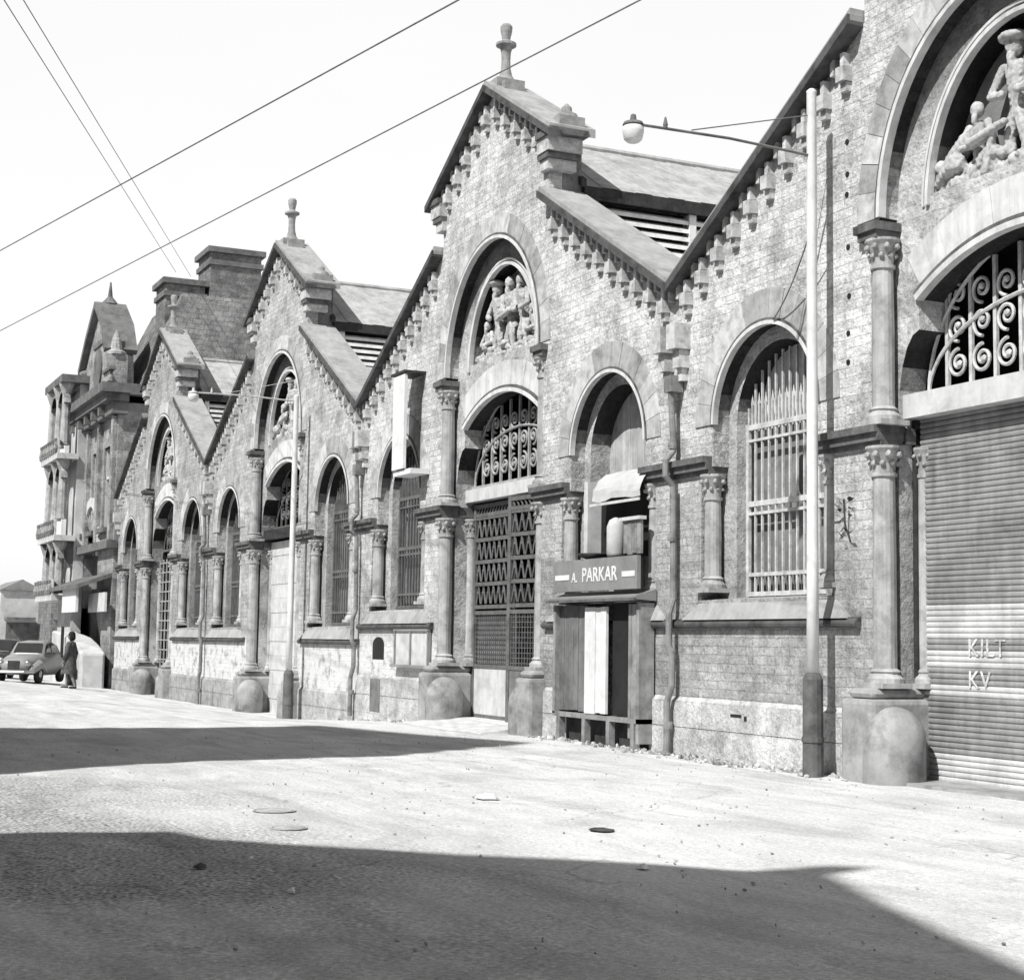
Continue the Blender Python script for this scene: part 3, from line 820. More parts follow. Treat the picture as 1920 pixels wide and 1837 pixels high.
# ------------------------------------------------------------------ things on and by the halls
nb = thing('notice_board', 'pale framed notice board on the wall left of the iron gate', 'notice board', (-29.35, -.0, 1.02))
def nbf(b):
    b.box(-.92, .92, -.16, -.02, -.03, .02); b.box(-.92, .92, -.10, -.02, .68, .72)
    for x in (-.9, -.05, .86): b.box(x, x+.05, -.09, -.02, .02, .68)
obj('frame', (lambda b: (nbf(b), b)[1])(B()).mesh('frame', M['signgrey']), nb)
obj('board', B().box(-.9, .9, -.06, -.015, .02, .68).mesh('board', M['offwhite']), nb)

sg = thing('wall_sign', 'tall narrow white signboard standing off the wall left of carved arch', 'sign', (-29.35, 0, 4.8))
obj('board', B().box(-.31, .31, -.44, -.38, .06, 1.92).mesh('board', M['white']), sg)
obj('top_bracket', B().box(-.42, .34, -.46, -.003, 1.95, 2.0).mesh('top_bracket', M['irondark']), sg)
obj('foot_bracket', B().box(-.33, .62, -.40, -.005, -.06, .04).mesh('foot_bracket', M['white']), sg)

# stall built into the right window of the second hall
KX = -21.3; YF = -.26
st = thing('market_stall', 'timber stall with painted signboard built under the boarded arch', 'stall', (KX, 0, 0))
rs = random.Random(21)
def boards(name, m, x0, x1, y0, y1, z0, z1, n, seed=0):
    q = random.Random(seed); b = B(); w_ = (x1-x0)/n
    for i in range(n):
        d = q.uniform(-.006, .006); e = q.uniform(0, .03)
        b.box(x0+i*w_, x0+(i+1)*w_-.006, y0+d, y1, z0+e, z1-q.uniform(0, .015))
    return obj(name, b.mesh(name, M[m]), st)
def frame(b):
    b.box(-1.40, -1.32, YF-.02, -.03, .42, 2.1); b.box(1.26, 1.34, YF-.02, -.03, .1, 2.1)
    b.box(-1.40, 1.34, YF-.02, -.02, .38, .45)
obj('stall_frame', (lambda b: (frame(b), b)[1])(B()).mesh('stall_frame', M['timber']), st)
boards('side_panel', 'shade', -1.32, -.36, YF+.06, YF+.10, .46, 2.1, 6, 3)
boards('white_door', 'white', -.34, .34, YF-.01, YF+.03, .46, 2.06, 4, 4)
obj('dark_opening', B().box(.34, .94, -.16, -.14, .46, 2.1).mesh('dark_opening', M['dark']), st)
boards('right_panel', 'timber', .92, 1.26, YF+.04, YF+.08, .14, 2.1, 4, 5)
obj('ledge', B().prism([(YF-.10, 2.15), (YF-.10, 2.20), (-.02, 2.30), (-.02, 2.13)], -1.46, 1.38).mesh('ledge', M['signgrey']), st)
obj('ledge_edge', B().box(-1.47, 1.39, YF-.13, YF-.102, 2.13, 2.17).mesh('ledge_edge', M['impost']), st)
bd = obj('signboard', B().box(-1.34, 1.34, YF-.06, YF, 2.30, 2.78).mesh('signboard', M['signgrey']), st)
def bars(b):
    b.box(-1.26, -.78, YF-.068, YF-.062, 2.48, 2.56); b.box(.90, 1.28, YF-.068, YF-.062, 2.48, 2.56)
obj('painted_bar', (lambda b: (bars(b), b)[1])(B()).mesh('painted_bar', M['white']), bd)
for txt, x, s_ in (('A.', -.70, .21), ('PARKAR', -.36, .30)):
    cu = bpy.data.curves.new('lettering', 'FONT'); cu.body = txt; cu.size = s_; cu.extrude = .003; cu.offset = .004; cu.space_character = 1.0
    lettering(cu, bd, (x, YF-.064, 2.44))
boards('upper_panel', 'timber', .78, 1.30, YF+.02, YF+.06, 2.8, 3.30, 4, 6)
obj('shelf', B().box(.72, 1.32, YF-.02, YF+.1, 3.30, 3.35).mesh('shelf', M['offwhite']), st)
obj('recess_shade', B().box(-.80, .95, .10, .12, 2.8, 4.0).mesh('recess_shade', M['dark']), st)  # near-black sheet standing in for the shade under the canopy
obj('corner_post', B().box(-.66, -.54, -.14, .2, 2.8, 4.0).mesh('corner_post', M['offwhite']), st)
def hood(b):
    n = 8; q = random.Random(9); cols = 7
    P = [[None]*(cols+1) for _ in range(n+1)]
    for i in range(n+1):
        for c in range(cols+1):
            t = i/n
            P[i][c] = (-.26+1.48*c/cols, .18-.40*math.sin(t*PI/2)+q.uniform(-.012, .012), 4.12-.46*(1-math.cos(t*PI/2))+q.uniform(-.01, .01)-.02*math.sin(c*1.3)*t)
    for i in range(n):
        for c in range(cols): b.quad(P[i][c], P[i][c+1], P[i+1][c+1], P[i+1][c])
obj('canopy', (lambda b: (hood(b), b)[1])(B()).mesh('canopy', M['cloth'], True), st)
obj('canopy_rail', B().box(-.28, 1.24, -.25, -.225, 3.58, 3.62).mesh('canopy_rail', M['offwhite']), st)
for x in (-1.2, -.35, .42, 1.15): obj('leg', B().box(x-.05, x+.05, YF-.02, YF+.08, -.05, .38).mesh('leg', M['timber']), st)
obj('underside_shade', B().box(-1.3, 1.25, -.08, -.06, 0, .38).mesh('underside_shade', M['fascia']), st)  # dark sheet standing in for the shade beneath the stall
jar = tag(obj('storage_jar', B().lathe([(.12, 0), (.14, .06), (.14, .46), (.10, .56), (.03, .60)], (0,0,0), 18).mesh('storage_jar', M['cloth'], True), None, (KX+.30, YF+.16, 2.79)), 'tall round-topped pale jar standing on the stall counter', 'jar')
pan = tag(obj('shallow_pan', B().lathe([(.10, 0), (.20, .03), (.26, .08), (.23, .09), (.06, .05)], (0,0,0), 18).mesh('shallow_pan', M['irondark'], True), None, (KX-.32, YF+.12, 2.785)), 'shallow dark pan on the stall counter above the lettering', 'pan')

# ------------------------------------------------------------------ street lamps
def lamp(x, y, gz0, top, arm_z, arm_len, label):
    L = thing('street_lamp', label, 'street lamp', (x, y, gz0), 0, 'white pole street lamps with long arms')
    obj('pole', B().lathe([(.075, 1.2), (.07, 2.6), (.06, top-gz0-.05), (.065, top-gz0-.03), (.03, top-gz0)], (0,0,0), 14).mesh('pole', M['white'], True), L)
    obj('pole_base', B().lathe([(.125, 0), (.12, 1.15), (.085, 1.22)], (0,0,0), 14).lathe([(.135, .42), (.135, .48)], (0,0,0), 14).mesh('pole_base', M['poletar'], False), L)
    a = arm_z-gz0
    obj('arm', B().tube([(0, -.02, a), (0, -arm_len*.5, a+.04), (0, -arm_len, a+.02)], .018, 8).tube([(0, -.03, a+.5), (0, -arm_len*.72, a+.06)], .008, 6).lathe([(.02, 0), (.03, .05), (.01, .14)], (0, -arm_len*.87, a+.02), 8).mesh('arm', M['shade' if x > -20 else 'offwhite']), L)
    hd = obj('lamp_head', B().lathe([(.06, -.02), (.125, .0), (.11, .03), (.04, .05), (.03, .12), (.012, .13)], (0, -arm_len-.12, a), 16).mesh('lamp_head', M['shade' if x > -20 else 'offwhite'], False), L)
    obj('globe', B().lathe([(.07, -.20), (.105, -.17), (.125, -.08), (.12, -.021)], (0, -arm_len-.12, a), 16).mesh('globe', M['glass'], True), hd)
    return L
lamp(-15.62, -.40, -.02, 8.25, 7.42, 2.35, 'tall white lamp pole before the nearest hall, arm reaching over the street')
lamp(-36.26, -.40, -.44, 7.28, 7.12, 2.35, 'slimmer far white lamp pole before the third hall with pale arm')

def wire(name, label, p, q, r0, r1, sag, grp=None):
    p, q = Vector(p), Vector(q); n = 24
    pts = [p.lerp(q, i/n)+Vector((0, 0, -sag*4*(i/n)*(1-i/n))) for i in range(n+1)]
    return tag(obj(name, B().tube(pts, [r0+(r1-r0)*i/n for i in range(n+1)], 6).mesh(name, M['cable'], True)), label, 'wire', grp)
wire('overhead_wire', 'upper dark wire crossing the sky alone from lower left to the top', (-88.41, -8.19, 16.99), (-11.83, -6.46, 6.93), .022, .008, .0, 'wires over the street')
wire('overhead_wire', 'lower dark wire passing just over the gable tips of the halls', (-111.7, -4.2, 17.97), (-11.89, -4.57, 7.36), .024, .008, .0, 'wires over the street')
wire('overhead_wire', 'steep left wire falling from top left corner toward the chimneys', (-20.35, -9.36, 9.56), (-62.6, 2.6, 16.0), .008, .010, .0, 'wires over the street')
wire('overhead_wire', 'right one of the two steep wires at the top left corner', (-20.31, -9.13, 9.59), (-62.6, 3.2, 15.9), .008, .010, .0, 'wires over the street')
wire('slack_cable', 'thin slack cable from near lamp pole down to the barred window arch', (-15.66, -.36, 6.6), (-16.95, -.05, 5.68), .010, .010, .12)

# weed on the near wall
wd = B(); rw = random.Random(5)
for i in range(22):
    a = rw.uniform(-.5, PI+.5); l = rw.uniform(.08, .20); p = Vector((.05*math.cos(a), 0, rw.uniform(-.28, .2)))
    d = Vector((math.cos(a), rw.uniform(-.9, -.1), math.sin(a)*.8)).normalized(); q = p+d*l
    n = d.cross(Vector((rw.random(), rw.random(), rw.random()))).normalized()*.022
    wd.quad(p, p.lerp(q, .5)+n, q, p.lerp(q, .5)-n)
wm = wd.mesh('foliage', M['leaf'])
we = thing('wall_weed', 'small leafy weed sprouting from the wall behind near lamp pole', 'weed', (-15.42, -.08, 3.05))
obj('foliage', wm, we); obj('stem', B().tube([(0, .08, -.3), (0, 0, -.1), (.02, -.03, .2)], .012, 6).mesh('stem', M['leaf']), we)

# ------------------------------------------------------------------ corner building beyond the halls
cb = thing('corner_building', 'dark ornate stone building with gable, mansard roof and tall chimneys beyond the halls', 'building', (-59.7, 0, 0))
def cwall(b):
    holes = []
    for i in range(3): holes.append([(-7.3+i*2.4, 5.6), (-6.1+i*2.4, 5.6), (-6.1+i*2.4, 8.7), (-7.3+i*2.4, 8.7)])
    holes.append([(-6.0, 2.6), (-3.0, 2.6)]+[(-3.0-1.5*(1-math.cos(t)), 4.6+2.0*math.sin(t)) for t in [0, .4, .8, 1.2, 1.57]]+[(-4.5-1.5*math.sin(t), 4.6+2.0*math.cos(t)) for t in [.4, .8, 1.2, 1.57]])
    b.slab([[(-9, -.9), (0, -.9), (0, 10.2), (-9, 10.2)]]+holes, 0, .4)
    b.quad((0, .4, -.9), (0, 22, -.9), (0, 22, 10.2), (0, .4, 10.2))
    b.quad((-9, .4, -.9), (-9, 22, -.9), (-9, 22, 10.2), (-9, .4, 10.2))
obj('wall', (lambda b: (cwall(b), b)[1])(B()).mesh('wall', M['civic']), cb)
obj('dark_interior', B().box(-8.8, -.2, .38, .42, -.5, 10).mesh('dark_interior', M['civicdark']), cb)
for i in range(3):
    wn = obj('window_frame', B().box(-.62, -.55, .1, .2, 0, 3.1).box(.55, .62, .1, .2, 0, 3.1).box(-.04, .04, .1, .2, 0, 3.1).box(-.6, .6, .1, .2, 1.9, 2.0).mesh('window_frame', M['farwall']), cb, (-6.7+i*2.4, 0, 5.6))
    obj('sill', B().box(-.8, .8, -.2, .1, -.18, 0).mesh('sill', M['civicdark']), wn)
for x in (-8.6, -5.5, -3.1, -.35): obj('pilaster', B().box(x-.22, x+.22, -.16, .01, 4.9, 9.7).mesh('pilaster', M['civic']), cb)
obj('cornice', B().box(-9.2, .5, -.75, .3, 10.5, 10.85).box(-9.1, .35, -.55, .3, 10.2, 10.498).box(-9.05, .25, -.3, .3, 9.75, 10.198).box(.02, .5, .3, 21, 10.45, 10.85).mesh('cornice', M['civicdark']), cb)
obj('string_course', B().box(-9.1, .2, -.3, .1, 4.75, 5.05).mesh('string_course', M['civicdark']), cb)
def dgable(b):
    b.slab([[(-7.0, 10.85), (-1.4, 10.85), (-1.7, 12.3), (-2.4, 12.5), (-2.5, 13.4), (-4.0, 14.4), (-5.5, 13.4), (-6.6, 12.4), (-6.9, 12.2)]], -.1, .8, True)
obj('attic_gable', (lambda b: (dgable(b), b)[1])(B()).mesh('attic_gable', M['civic']), cb)
obj('gable_opening', B().lathe([(.8, 0), (.8, .05)], (-3.9, -.16, 12.0), 16, 'y').box(-4.9, -2.8, -.16, -.11, 12.9, 13.1).mesh('gable_opening', M['civicdark']), cb)
obj('finial', B().lathe([(.2, 14.3), (.16, 14.5), (.36, 14.7), (.1, 15.0), (.03, 15.6)], (-4.2, .3, 0), 10).mesh('finial', M['civicdark']), cb)
def mans(b):
    lo = [(-8.8, .9, 10.85), (0, .9, 10.85), (0, 21, 10.85), (-8.8, 21, 10.85)]
    hi = [(-7.0, 2.6, 14.9), (-1.6, 2.6, 14.9), (-1.6, 20, 14.9), (-7.0, 20, 14.9)]
    for i in range(4): b.quad(lo[i], lo[(i+1) % 4], hi[(i+1) % 4], hi[i])
    b.quad(*hi)
obj('mansard_roof', (lambda b: (mans(b), b)[1])(B()).mesh('mansard_roof', M['civicside']), cb)
def chim(x0, x1, y0, y1, z1, pots):
    c = obj('chimney', B().box(x0, x1, y0, y1, 10.5, z1).mesh('chimney', M['chimney']), cb)
    obj('chimney_cap', B().box(x0-.15, x1+.15, y0-.15, y1+.15, z1, z1+.22).box(x0-.08, x1+.08, y0-.08, y1+.08, z1-.5, z1-.3).mesh('chimney_cap', M['civicdark']), c)
    for i in range(pots):
        obj('chimney_pot', B().lathe([(.16, z1+.22), (.13, z1+.7), (.17, z1+.75)], ((x0+x1)/2, y0+(i+.5)*(y1-y0)/pots, 0), 8).mesh('chimney_pot', M['chimney']), c)
chim(-3.8, -2.1, 2.05, 3.6, 15.35, 0); chim(-3.9, -1.9, 3.75, 5.8, 16.75, 0)
obj('awning', B().prism([(-1.25, 3.25), (-1.25, 3.4), (.0, 3.85), (.0, 3.7)], -6.4, -.02).mesh('awning', M['civicdark']), cb)
for i in range(9):
    obj('baluster', B().lathe([(.09, 10.85), (.13, 11.0), (.07, 11.25), (.10, 11.4)], (-8.9+i*.22 if i < 5 else -1.2+(i-5)*.3, -.3, 0), 8).mesh('baluster', M['civic']), cb)
obj('balustrade_rail', B().box(-9.05, -7.0, -.42, -.18, 11.4, 11.52).box(-1.35, .1, -.42, -.18, 11.4, 11.52).mesh('balustrade_rail', M['civicdark']), cb)
for x in (-6.9, -1.5):
    obj('attic_pinnacle', B().box(x-.3, x+.3, -.3, .5, 10.85, 12.2).lathe([(.42, 12.2), (.42, 12.3), (.25, 12.4), (.18, 12.8), (.03, 13.2)], (x, .1, 0), 10).mesh('attic_pinnacle', M['civic']), cb)
obj('attic_coping', B().strip([(-7.1, 12.2), (-5.5, 13.45), (-4.0, 14.45), (-2.45, 13.45), (-1.6, 12.3)], [(-7.2, 12.4), (-5.6, 13.68), (-4.0, 14.72), (-2.3, 13.62), (-1.4, 12.45)], -.35, .9).mesh('attic_coping', M['civicdark']), cb)
for i in range(6):
    obj('dentil', B().box(-8.7+i*1.45, -8.4+i*1.45, -.52, -.3, 9.8, 10.1).mesh('dentil', M['civicdark']), cb)
obj('ground_arch_ring', B().strip(arc(-4.5, 4.6, 1.5, 2.0, 0, PI, 16), arc(-4.5, 4.6, 1.85, 2.35, 0, PI, 16), -.1, .02).mesh('ground_arch_ring', M['pale']), cb)
# balcony tower at its far end
bt = thing('balcony_tower', 'slender columned balcony tower with roof slab at far end of the corner building', 'balcony', (-69.4, -.9, 0))
obj('roof_slab', B().box(-.3, 4.0, -.3, .9, 11.7, 12.0).mesh('roof_slab', M['civicdark']), bt)
obj('wall', B().box(.4, 3.6, .5, .9, -.5, 11.69).mesh('wall', M['farwall']), bt)
for z0, z1 in ((9.2, 11.7), (6.2, 8.6), (3.2, 5.3)):
    for x in (.25, 2.0, 3.4):
        obj('column', B().lathe([(.22, z0), (.2, z0+.2), (.16, z1-.5), (.3, z1-.1), (.32, z1)], (x, .0, 0), 10).mesh('column', M['column']), bt)
for z in (8.6, 5.3, 2.9):
    obj('balcony_floor', B().box(-.25, 3.9, -.35, .5, z, z+.22).box(-.2, 3.8, -.3, -.24, z+.22, z+.85).mesh('balcony_floor', M['farwall']), bt)
for z0 in (11.25, 8.2, 4.95):
    for x in (.25, 2.0):
        obj('arcade_arch', B().strip(arc(x+.85, z0-.35, .62, .5, 0, PI, 10), arc(x+.85, z0-.35, .85, .75, 0, PI, 10), -.12, .12).mesh('arcade_arch', M['civic']), bt)
for z in (8.82, 5.52, 3.12):
    for q in range(9): obj('baluster', B().lathe([(.05, z), (.08, z+.2), (.04, z+.45), (.06, z+.6)], (-.1+q*.46, -.38, 0), 6).mesh('baluster', M['civic']), bt)
for s in (.3, 3.3): obj('bracket', B().prism([(.5, 4.2), (.5, 5.28), (-.3, 5.28)], s, s+.25).mesh('bracket', M['civicdark']), bt)

# signs, white shed and canopies at the far corner
tag(obj('hanging_signboard', B().box(-1.5, 1.5, -.05, .05, -.45, .5).mesh('hanging_signboard', M['white'])), 'square white signboard hanging under the dark awning at the far corner', 'sign').location = (-62.6, -1.0, 2.85)
tag(obj('shop_board', B().box(-1.6, 1.6, -.04, .04, -.35, .35).mesh('shop_board', M['offwhite'])), 'long pale shop board right of the hanging white sign', 'sign').location = (-60.3, -.4, 2.75)
sh = thing('whitewashed_shed', 'low whitewashed shed with rounded top at the foot of the corner building', 'shed', (-63.4, -.7, gz(-63, -.7)))
prof = [(-2.2, -.2), (4.3, -.2), (4.3, 1.25), (3.0, 1.55), (1.5, 1.8), (-1.0, 2.0), (-2.2, 2.05)]
b = B(); b.slab([prof], -.45, .45, True); obj('body', b.mesh('body', M['farwall'], False), sh, bevel=.10)
obj('shutter_door', B().box(1.6, 2.7, -.47, -.452, -.1, 1.35).mesh('shutter_door', M['shade']), sh)
obj('ledge', B().box(-2.0, 1.2, -.62, -.452, .95, 1.02).mesh('ledge', M['civicdark']), sh)
obj('post', B().box(1.0, 1.12, -.62, -.52, .9, 2.2).mesh('post', M['irondark']), sh)

# far low houses closing the street
def far_house(x, y, wx, wy, h, label, gable=True, m='farwall'):
    t = thing('far_house', label, 'house', (x, y, 0))
    obj('wall', B().box(-wx, wx, -wy, wy, -.8, h).mesh('wall', M[m]), t)
    if gable:
        bb = B(); bb.prism([(-wy*1.1, h), (wy*1.1, h), (0, h+wy*.55)], -wx*1.05, wx*1.05); obj('roof', bb.mesh('roof', M['farroof']), t)
    else: obj('parapet', B().box(-wx*1.03, wx*1.03, -wy*1.03, wy*1.03, h, h+.35).mesh('parapet', M['farroof']), t)
    for i in range(3):
        for z in (1.0, 3.4):
            if z+1.4 < h: obj('window', B().box(wx, wx+.06, -wy*.7+i*wy*.55, -wy*.7+i*wy*.55+.7, z, z+1.3).mesh('window', M['civicdark']), t)
    obj('awning', B().box(wx, wx+1.2, -wy*.8, wy*.6, 2.5, 2.65).mesh('awning', M['civicdark']), t)
far_house(-112, 3.6, 4, 1.3, 4.4, 'small distant house with dark gabled roof at the far left', True)
far_house(-106, 5.6, 3, .9, 4.7, 'grey flat-roofed house standing behind the parked cars', False, 'civicside')
far_house(-128, 1.0, 4, 3.0, 4.2, 'pale distant house cut by the left edge of the picture', False)

# ------------------------------------------------------------------ cars
def car(loc, rz, body, label):
    c = thing('parked_car', label, 'car', loc, rz, 'old saloon cars at the end of the street')
    # x is forward
    secs = [(-2.0,.42,.55,.62),(-1.8,.32,.86,.72),(-1.2,.28,1.05,.76),(-.9,.28,1.12,.77),(.4,.28,1.04,.76),(1.1,.30,.98,.66),(1.7,.36,.92,.52),(1.95,.45,.75,.42)]
    b = B(); rings = []
    for x, z0, z1, wd in secs:
        rings.append([b.bm.verts.new((x, y*wd, z0+(z1-z0)*t)) for y, t in [(-.8,0),(.8,0),(1,.3),(1,.65),(.8,.95),(.35,1),(-.35,1),(-.8,.95),(-1,.65),(-1,.3)]])
    for p, q in zip(rings, rings[1:]):
        for i in range(10): b.bm.faces.new([p[i], p[(i+1)%10], q[(i+1)%10], q[i]])
    b.bm.faces.new(rings[0]); b.bm.faces.new(rings[-1][::-1])
    obj('body', b.mesh('body', M[body], True), c)
    b = B(); rings = []
    for x, z, wd in [(-1.5,1.0,.62),(-1.15,1.36,.54),(-.5,1.5,.52),(.1,1.47,.52),(.55,1.02,.62)]:
        rings.append([b.bm.verts.new(p) for p in ((x, -wd, .95), (x, -wd, z-.04), (x, -wd*.6, z), (x, wd*.6, z), (x, wd, z-.04), (x, wd, .95))])
    for p, q in zip(rings, rings[1:]):
        for i in range(5): b.bm.faces.new([p[i], p[i+1], q[i+1], q[i]])
    b.bm.faces.new(rings[0]); b.bm.faces.new(rings[-1][::-1])
    obj('cabin', b.mesh('cabin', M[body], True), c)
    obj('windscreen', B().quad((.52,-.5,1.08),(.52,.5,1.08),(.20,.44,1.41),(.20,-.44,1.41)).mesh('windscreen', M['carglass']), c)
    obj('rear_window', B().quad((-1.46,-.38,1.12),(-1.46,.38,1.12),(-1.23,.34,1.34),(-1.23,-.34,1.34)).mesh('rear_window', M['carglass']), c)
    for s in (-1, 1):
        obj('side_window', B().quad((-1.05,s*.61,1.08),(-.35,s*.61,1.08),(-.4,s*.555,1.40),(-.95,s*.565,1.34)).quad((-.25,s*.61,1.08),(.3,s*.62,1.08),(.08,s*.55,1.38),(-.25,s*.55,1.41)).mesh('side_window', M['carglass']), c)
        obj('fender', B().limb((1.75, s*.62, .50), .17, (1.2, s*.66, .66), .19).limb((1.2, s*.66, .66), .19, (.5, s*.68, .42), .10).mesh('fender', M[body], True), c, remesh=.03)
        hl = obj('headlight', B().lathe([(.11, 0), (.13, .06), (.05, .10)], (1.86, s*.46, .70), 12, 'x').mesh('headlight', M['chrome'], True), c)
        for x in (-1.25, 1.25):
            wl = obj('wheel', B().lathe([(.20, -.08), (.31, -.08), (.33, 0), (.31, .08), (.20, .08)], (0,0,0), 20, 'y').mesh('wheel', M['tyre'], True), c, (x, s*.66, .33))
            obj('hub_cap', B().lathe([(.19, -.05), (.15, .085), (.03, .10)] if s > 0 else [(.19, .05), (.15, -.085), (.03, -.10)], (0,0,0), 14, 'y').mesh('hub_cap', M['chrome'], True), wl)
    obj('bumper', B().tube([(1.95,-.72,.42),(2.08,-.4,.42),(2.08,.4,.42),(1.95,.72,.42)], .05, 8).mesh('bumper', M['chrome']), c)
    obj('grille', B().box(1.93, 1.98, -.2, .2, .5, .8).mesh('grille', M['irondark']), c)
    obj('rear_bumper', B().tube([(-1.95,-.7,.42),(-2.1,-.3,.42),(-2.1,.3,.42),(-1.95,.7,.42)], .05, 8).mesh('rear_bumper', M['chrome']), c)
car((-59.4, -2.80, gz(-59.4, -2.80)), R(-26), 'carpale', 'pale old saloon car facing the camera at the far left')
car((-66.0, -2.95, gz(-66, -2.95)), R(-22), 'cardark', 'dark old saloon car partly hidden behind the pale one at the left edge')

# ------------------------------------------------------------------ person
P = thing('person', 'dark haired person in a long dark coat walking with a bag by the far corner', 'person', (-53.9, -2.38, gz(-53.9, -2.38)+.0), R(-35))
HT = 1.83/1.75
def person_body(b):
    k = HT
    f = lambda x, y, z: (x*k, y*k, z*k)
    b.limb(f(0,0,.95), .125*k, f(.0,.0,1.12), .12*k); b.limb(f(0,0,1.12), .125*k, f(0,0,1.36), .15*k)
    b.limb(f(-.14,0,1.40), .08*k, f(.14,0,1.40), .08*k); b.limb(f(0,0,1.42), .062*k, f(0,-.01,1.54), .055*k)
    b.ball(f(0,-.015,1.635), .098*k, 3, (.82,1,1.2)); b.ball(f(0,-.06,1.575), .055*k, 2, (1,.9,.9))
    b.ball(f(0,-.125,1.625), .018*k, 2, (.8,1,1.5)); b.ball(f(-.085,0,1.63), .025*k, 2, (.5,.9,1.3)); b.ball(f(.085,0,1.63), .025*k, 2, (.5,.9,1.3))
    for s, ph in ((-1, .22), (1, -.20)):
        b.limb(f(s*.095,0,.93), .10*k, f(s*.10,-ph*.5-.03,.50), .065*k)
        b.limb(f(s*.10,-ph*.5-.03,.50), .062*k, f(s*.10,-ph*.9+.05,.09), .042*k)
        b.limb(f(s*.10,-ph*.9+.07,.045), .042*k, f(s*.11,-ph*.9-.11,.035), .034*k)
        b.limb(f(s*.185,0,1.39), .058*k, f(s*.235,ph*.25+.02,1.10), .046*k)
        b.limb(f(s*.235,ph*.25+.02,1.10), .043*k, f(s*.24,ph*.35-.05,.86), .032*k)
        hx, hy, hz = s*.24, ph*.35-.06, .80
        b.limb(f(s*.24,ph*.35-.05,.86), .03*k, f(hx,hy,hz), .034*k)
        for i, (dy, l) in enumerate(((-.03,.075),(-.01,.085),(.01,.08),(.03,.065))):
            b.limb(f(hx,hy+dy,hz-.02), .011*k, f(hx-s*.012,hy+dy-.008,hz-.05-l*.5), .010*k); b.limb(f(hx-s*.012,hy+dy-.008,hz-.05-l*.5), .010*k, f(hx-s*.03,hy+dy-.012,hz-.05-l), .009*k)
        b.limb(f(hx,hy-.035,hz+.01), .012*k, f(hx-s*.02,hy-.065,hz-.05), .010*k)
bd_ = obj('body', (lambda b: (person_body(b), b)[1])(B()).mesh('body', M['skin'], True), P, remesh=.011)
def coat(b):
    k = HT
    rings = []
    for z, rx, ry in [(.46,.27,.22),(.70,.235,.185),(.95,.20,.165),(1.12,.175,.15),(1.30,.205,.165),(1.40,.205,.13),(1.47,.10,.09)]:
        rings.append([b.bm.verts.new((math.cos(2*PI*i/20)*rx*k*(1+.05*math.sin(5*i)*(z < .9)), math.sin(2*PI*i/20)*ry*k, z*k)) for i in range(20)])
    for p, q in zip(rings, rings[1:]):
        for i in range(20): b.bm.faces.new([p[i], p[(i+1)%20], q[(i+1)%20], q[i]])
obj('coat', (lambda b: (coat(b), b)[1])(B()).mesh('coat', M['dress'], True), P)
for s, ph in ((-1, .22), (1, -.20)):
    obj('sleeve', B().tube([(s*.16*HT,0,1.42*HT),(s*.20*HT,.01,1.33*HT),(s*.237*HT,(ph*.25+.02)*HT,1.10*HT),(s*.24*HT,(ph*.35-.04)*HT,.90*HT)], [.075*HT,.078*HT,.064*HT,.052*HT], 12).mesh('sleeve', M['dress'], True), P)
    obj('shoe', B().limb((s*.10*HT,(-ph*.9+.07)*HT,.045), .052, (s*.11*HT,(-ph*.9-.12)*HT,.04), .042).mesh('shoe', M['hair'], True), P, remesh=.02)
def hair(b):
    k = HT
    b.ball((0, .02*k, 1.675*k), .112*k, 3, (.95,1,1.05)); b.ball((0, .06*k, 1.60*k), .10*k, 2, (1,.8,1.2)); b.limb((-.08*k,.02*k,1.66*k), .05*k, (-.10*k,.03*k,1.52*k), .045*k); b.limb((.08*k,.02*k,1.66*k), .05*k, (.10*k,.03*k,1.52*k), .045*k)
obj('hair', (lambda b: (hair(b), b)[1])(B()).mesh('hair', M['hair'], True), P, remesh=.016)
for s in (-1, 1): obj('eye', B().ball((s*.035*HT, -.098*HT, 1.645*HT), .012, 1).mesh('eye', M['hair']), P)
bag = thing('carried_bag', 'dark bag hanging from the hand of the walking person', 'bag', (-53.9, -2.38, gz(-53.9, -2.38)), R(-35))
obj('bag_body', B().box(-.36, -.14, -.20, .12, .28, .62).mesh('bag_body', M['dress']), bag, bevel=.04)
obj('handle', B().tube([(-.25,-.12,.61),(-.25,-.09,.72),(-.25,-.02,.76),(-.25,.05,.72),(-.25,.08,.61)], .012, 6).mesh('handle', M['hair']), bag)

# ------------------------------------------------------------------ opposite side of the street (throws the long shadows)
YO = -17.0
def up_sun(x, y):
    t = (y-YO)/sd.y
    return (x-sd.x*t, -sd.z*t)
def opposite(pts, name):
    b = B(); b.slab([pts], YO-7, YO, True); o = obj(name, b.mesh(name, M['opposite'])); o['kind'] = 'structure'
A = [up_sun(*p) for p in [(-12.9, -9.9), (-12.58, -8.6), (-12.05, -8.45), (-11.1, -7.49), (-10.3, -6.59), (-9.25, -5.45), (-9.3, -4.83), (-9.05, -4.57), (-8.95, -5.05), (-7.47, -5.6), (-6.0, -6.08), (-1, -7.8)]]
opposite([(A[0][0], -.5)]+A+[(14, A[-1][1]), (14, -.5)], 'opposite_house')
T = [up_sun(*p) for p in [(-28.6, -11.5), (-27.14, -8.03), (-26.2, -5.03), (-27.0, -2.65), (-24.77, -1.94), (-22.0, -.95), (-19.95, -3.89), (-19.6, -6.58), (-18.3, -9.17), (-17.6, -10.5)]]
opposite([(T[0][0], -.5)]+T+[(T[-1][0], -.5)], 'opposite_tower_house')
opposite([(-80, -.5), (-80, 6.5), (T[0][0]-.3, 6.5), (T[0][0]-.3, -.5)], 'opposite_terrace')

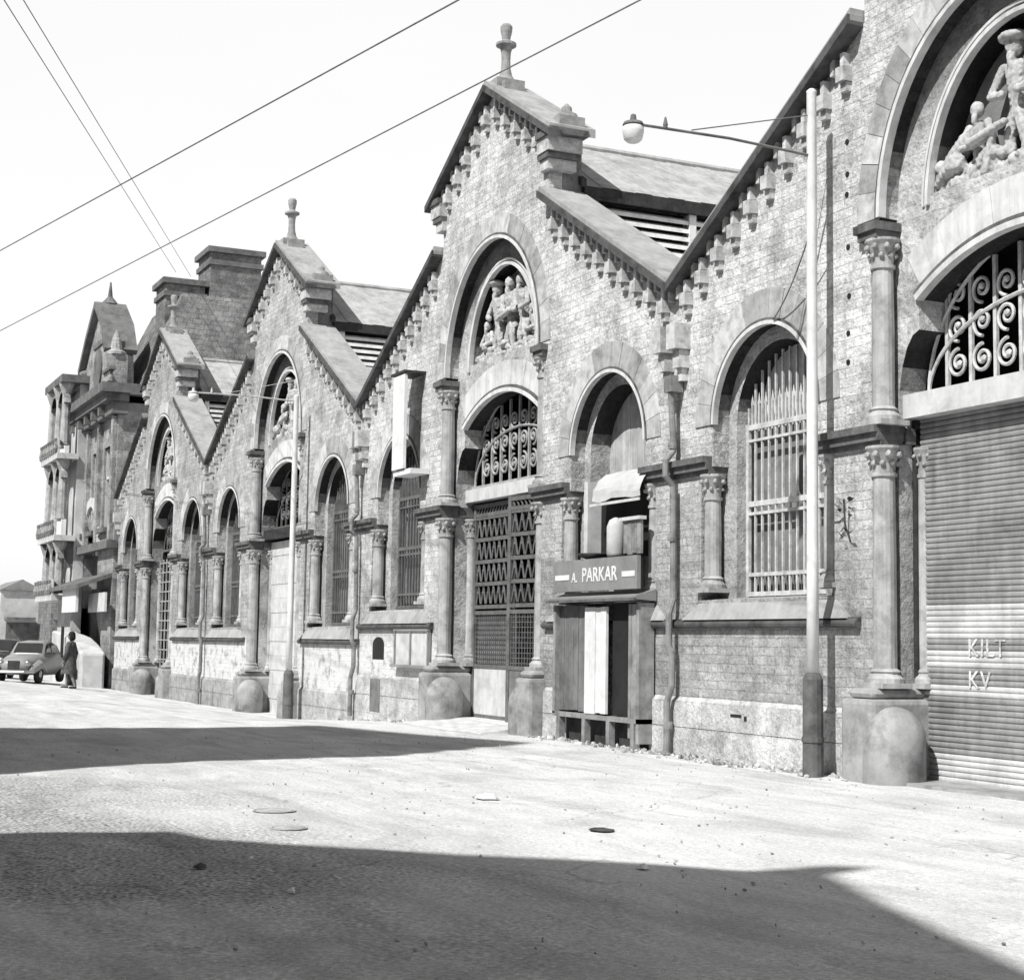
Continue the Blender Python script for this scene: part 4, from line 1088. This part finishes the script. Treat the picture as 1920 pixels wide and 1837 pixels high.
# ------------------------------------------------------------------ rubble and litter
rr = random.Random(11); b = B()
for i in range(420):
    x = rr.uniform(-23.5, -13.2) if rr.random() < .75 else rr.uniform(-34, -27.5)
    if -14.9 < x < -10.9: continue
    y = -.12-abs(rr.gauss(0, .22)); s_ = rr.uniform(.012, .05)*(1.4 if rr.random() < .1 else 1)
    mt = Matrix.Translation((x, y, gz(x, y)+s_*.3)) @ Matrix.Rotation(rr.uniform(0, 6), 4, (rr.random(), rr.random(), 1)) @ Matrix.Diagonal((s_*rr.uniform(.7, 1.6), s_, s_*.6, 1))
    bmesh.ops.create_icosphere(b.bm, subdivisions=1, radius=1, matrix=mt)
o = obj('rubble', b.mesh('rubble', M['rubble'])); o['kind'] = 'stuff'; o['label'] = 'crumbled plaster and pebbles along the foot of the wall'; o['category'] = 'rubble'
b = B()
for i in range(700):
    x = rr.uniform(-24, -4); y = rr.uniform(-10.5, -.6); s_ = rr.uniform(.004, .014)
    mt = Matrix.Translation((x, y, gz(x, y)+.006)) @ Matrix.Rotation(rr.uniform(0, 6), 4, (rr.random(), rr.random(), 1)) @ Matrix.Diagonal((s_*1.4, s_, s_*.7, 1))
    bmesh.ops.create_icosphere(b.bm, subdivisions=1, radius=1, matrix=mt)
o = obj('grit', b.mesh('grit', M['rubble'])); o['kind'] = 'stuff'; o['label'] = 'loose grit scattered over the dusty street'; o['category'] = 'grit'
def litter(name, label, cat, x, y, s_, m, flat=.15, seed=1):
    q = random.Random(seed); b = B(); b.ball((0,0,0), s_, 2)
    for v in b.bm.verts: v.co = Vector((v.co.x*q.uniform(.8, 1.4), v.co.y*q.uniform(.6, 1.1), max(-.002, v.co.z*flat*q.uniform(.4, 1.6))))
    tag(obj(name, b.mesh(name, M[m]), None, (x, y, gz(x, y)+.012)), label, cat)
litter('crushed_carton', 'flat dark crushed carton lying alone on the sunlit street', 'litter', -11.56, -5.37, .11, 'scrap', .12, 1)
litter('paper_scrap', 'small white paper scrap just inside the edge of foreground shadow', 'litter', -9.52, -6.16, .045, 'paper', .6, 2)
litter('dark_scrap', 'small dark scrap in the foreground shadow at left', 'litter', -10.5, -8.92, .05, 'scrap', .4, 3)
litter('white_crumpled_paper', 'crumpled white paper on the sunlit street below the iron gate', 'litter', -14.23, -5.18, .12, 'paper', .35, 4)
litter('paper_ball', 'tiny white paper ball in the shadow left of centre', 'litter', -9.31, -8.67, .028, 'paper', .8, 5)
for x, y, r_, lb in ((-13.78, -7.44, .17, 'worn manhole cover in the sunlit street, the farther of two'), (-12.48, -7.71, .13, 'smaller manhole cover closest to the foreground shadow edge')):
    mh = thing('manhole_cover', lb, 'manhole', (x, y, gz(x, y)+.006), 0)
    obj('frame', B().lathe([(r_+.02, 0), (r_+.02, .004), (r_, .004), (r_, .0)], (0,0,0), 28).mesh('frame', M['manhole']), mh)
    b = B(); b.lathe([(r_-.008, 0), (r_-.008, .004)], (0,0,0), 28)
    obj('lid', b.mesh('lid', M['manhole']), mh)
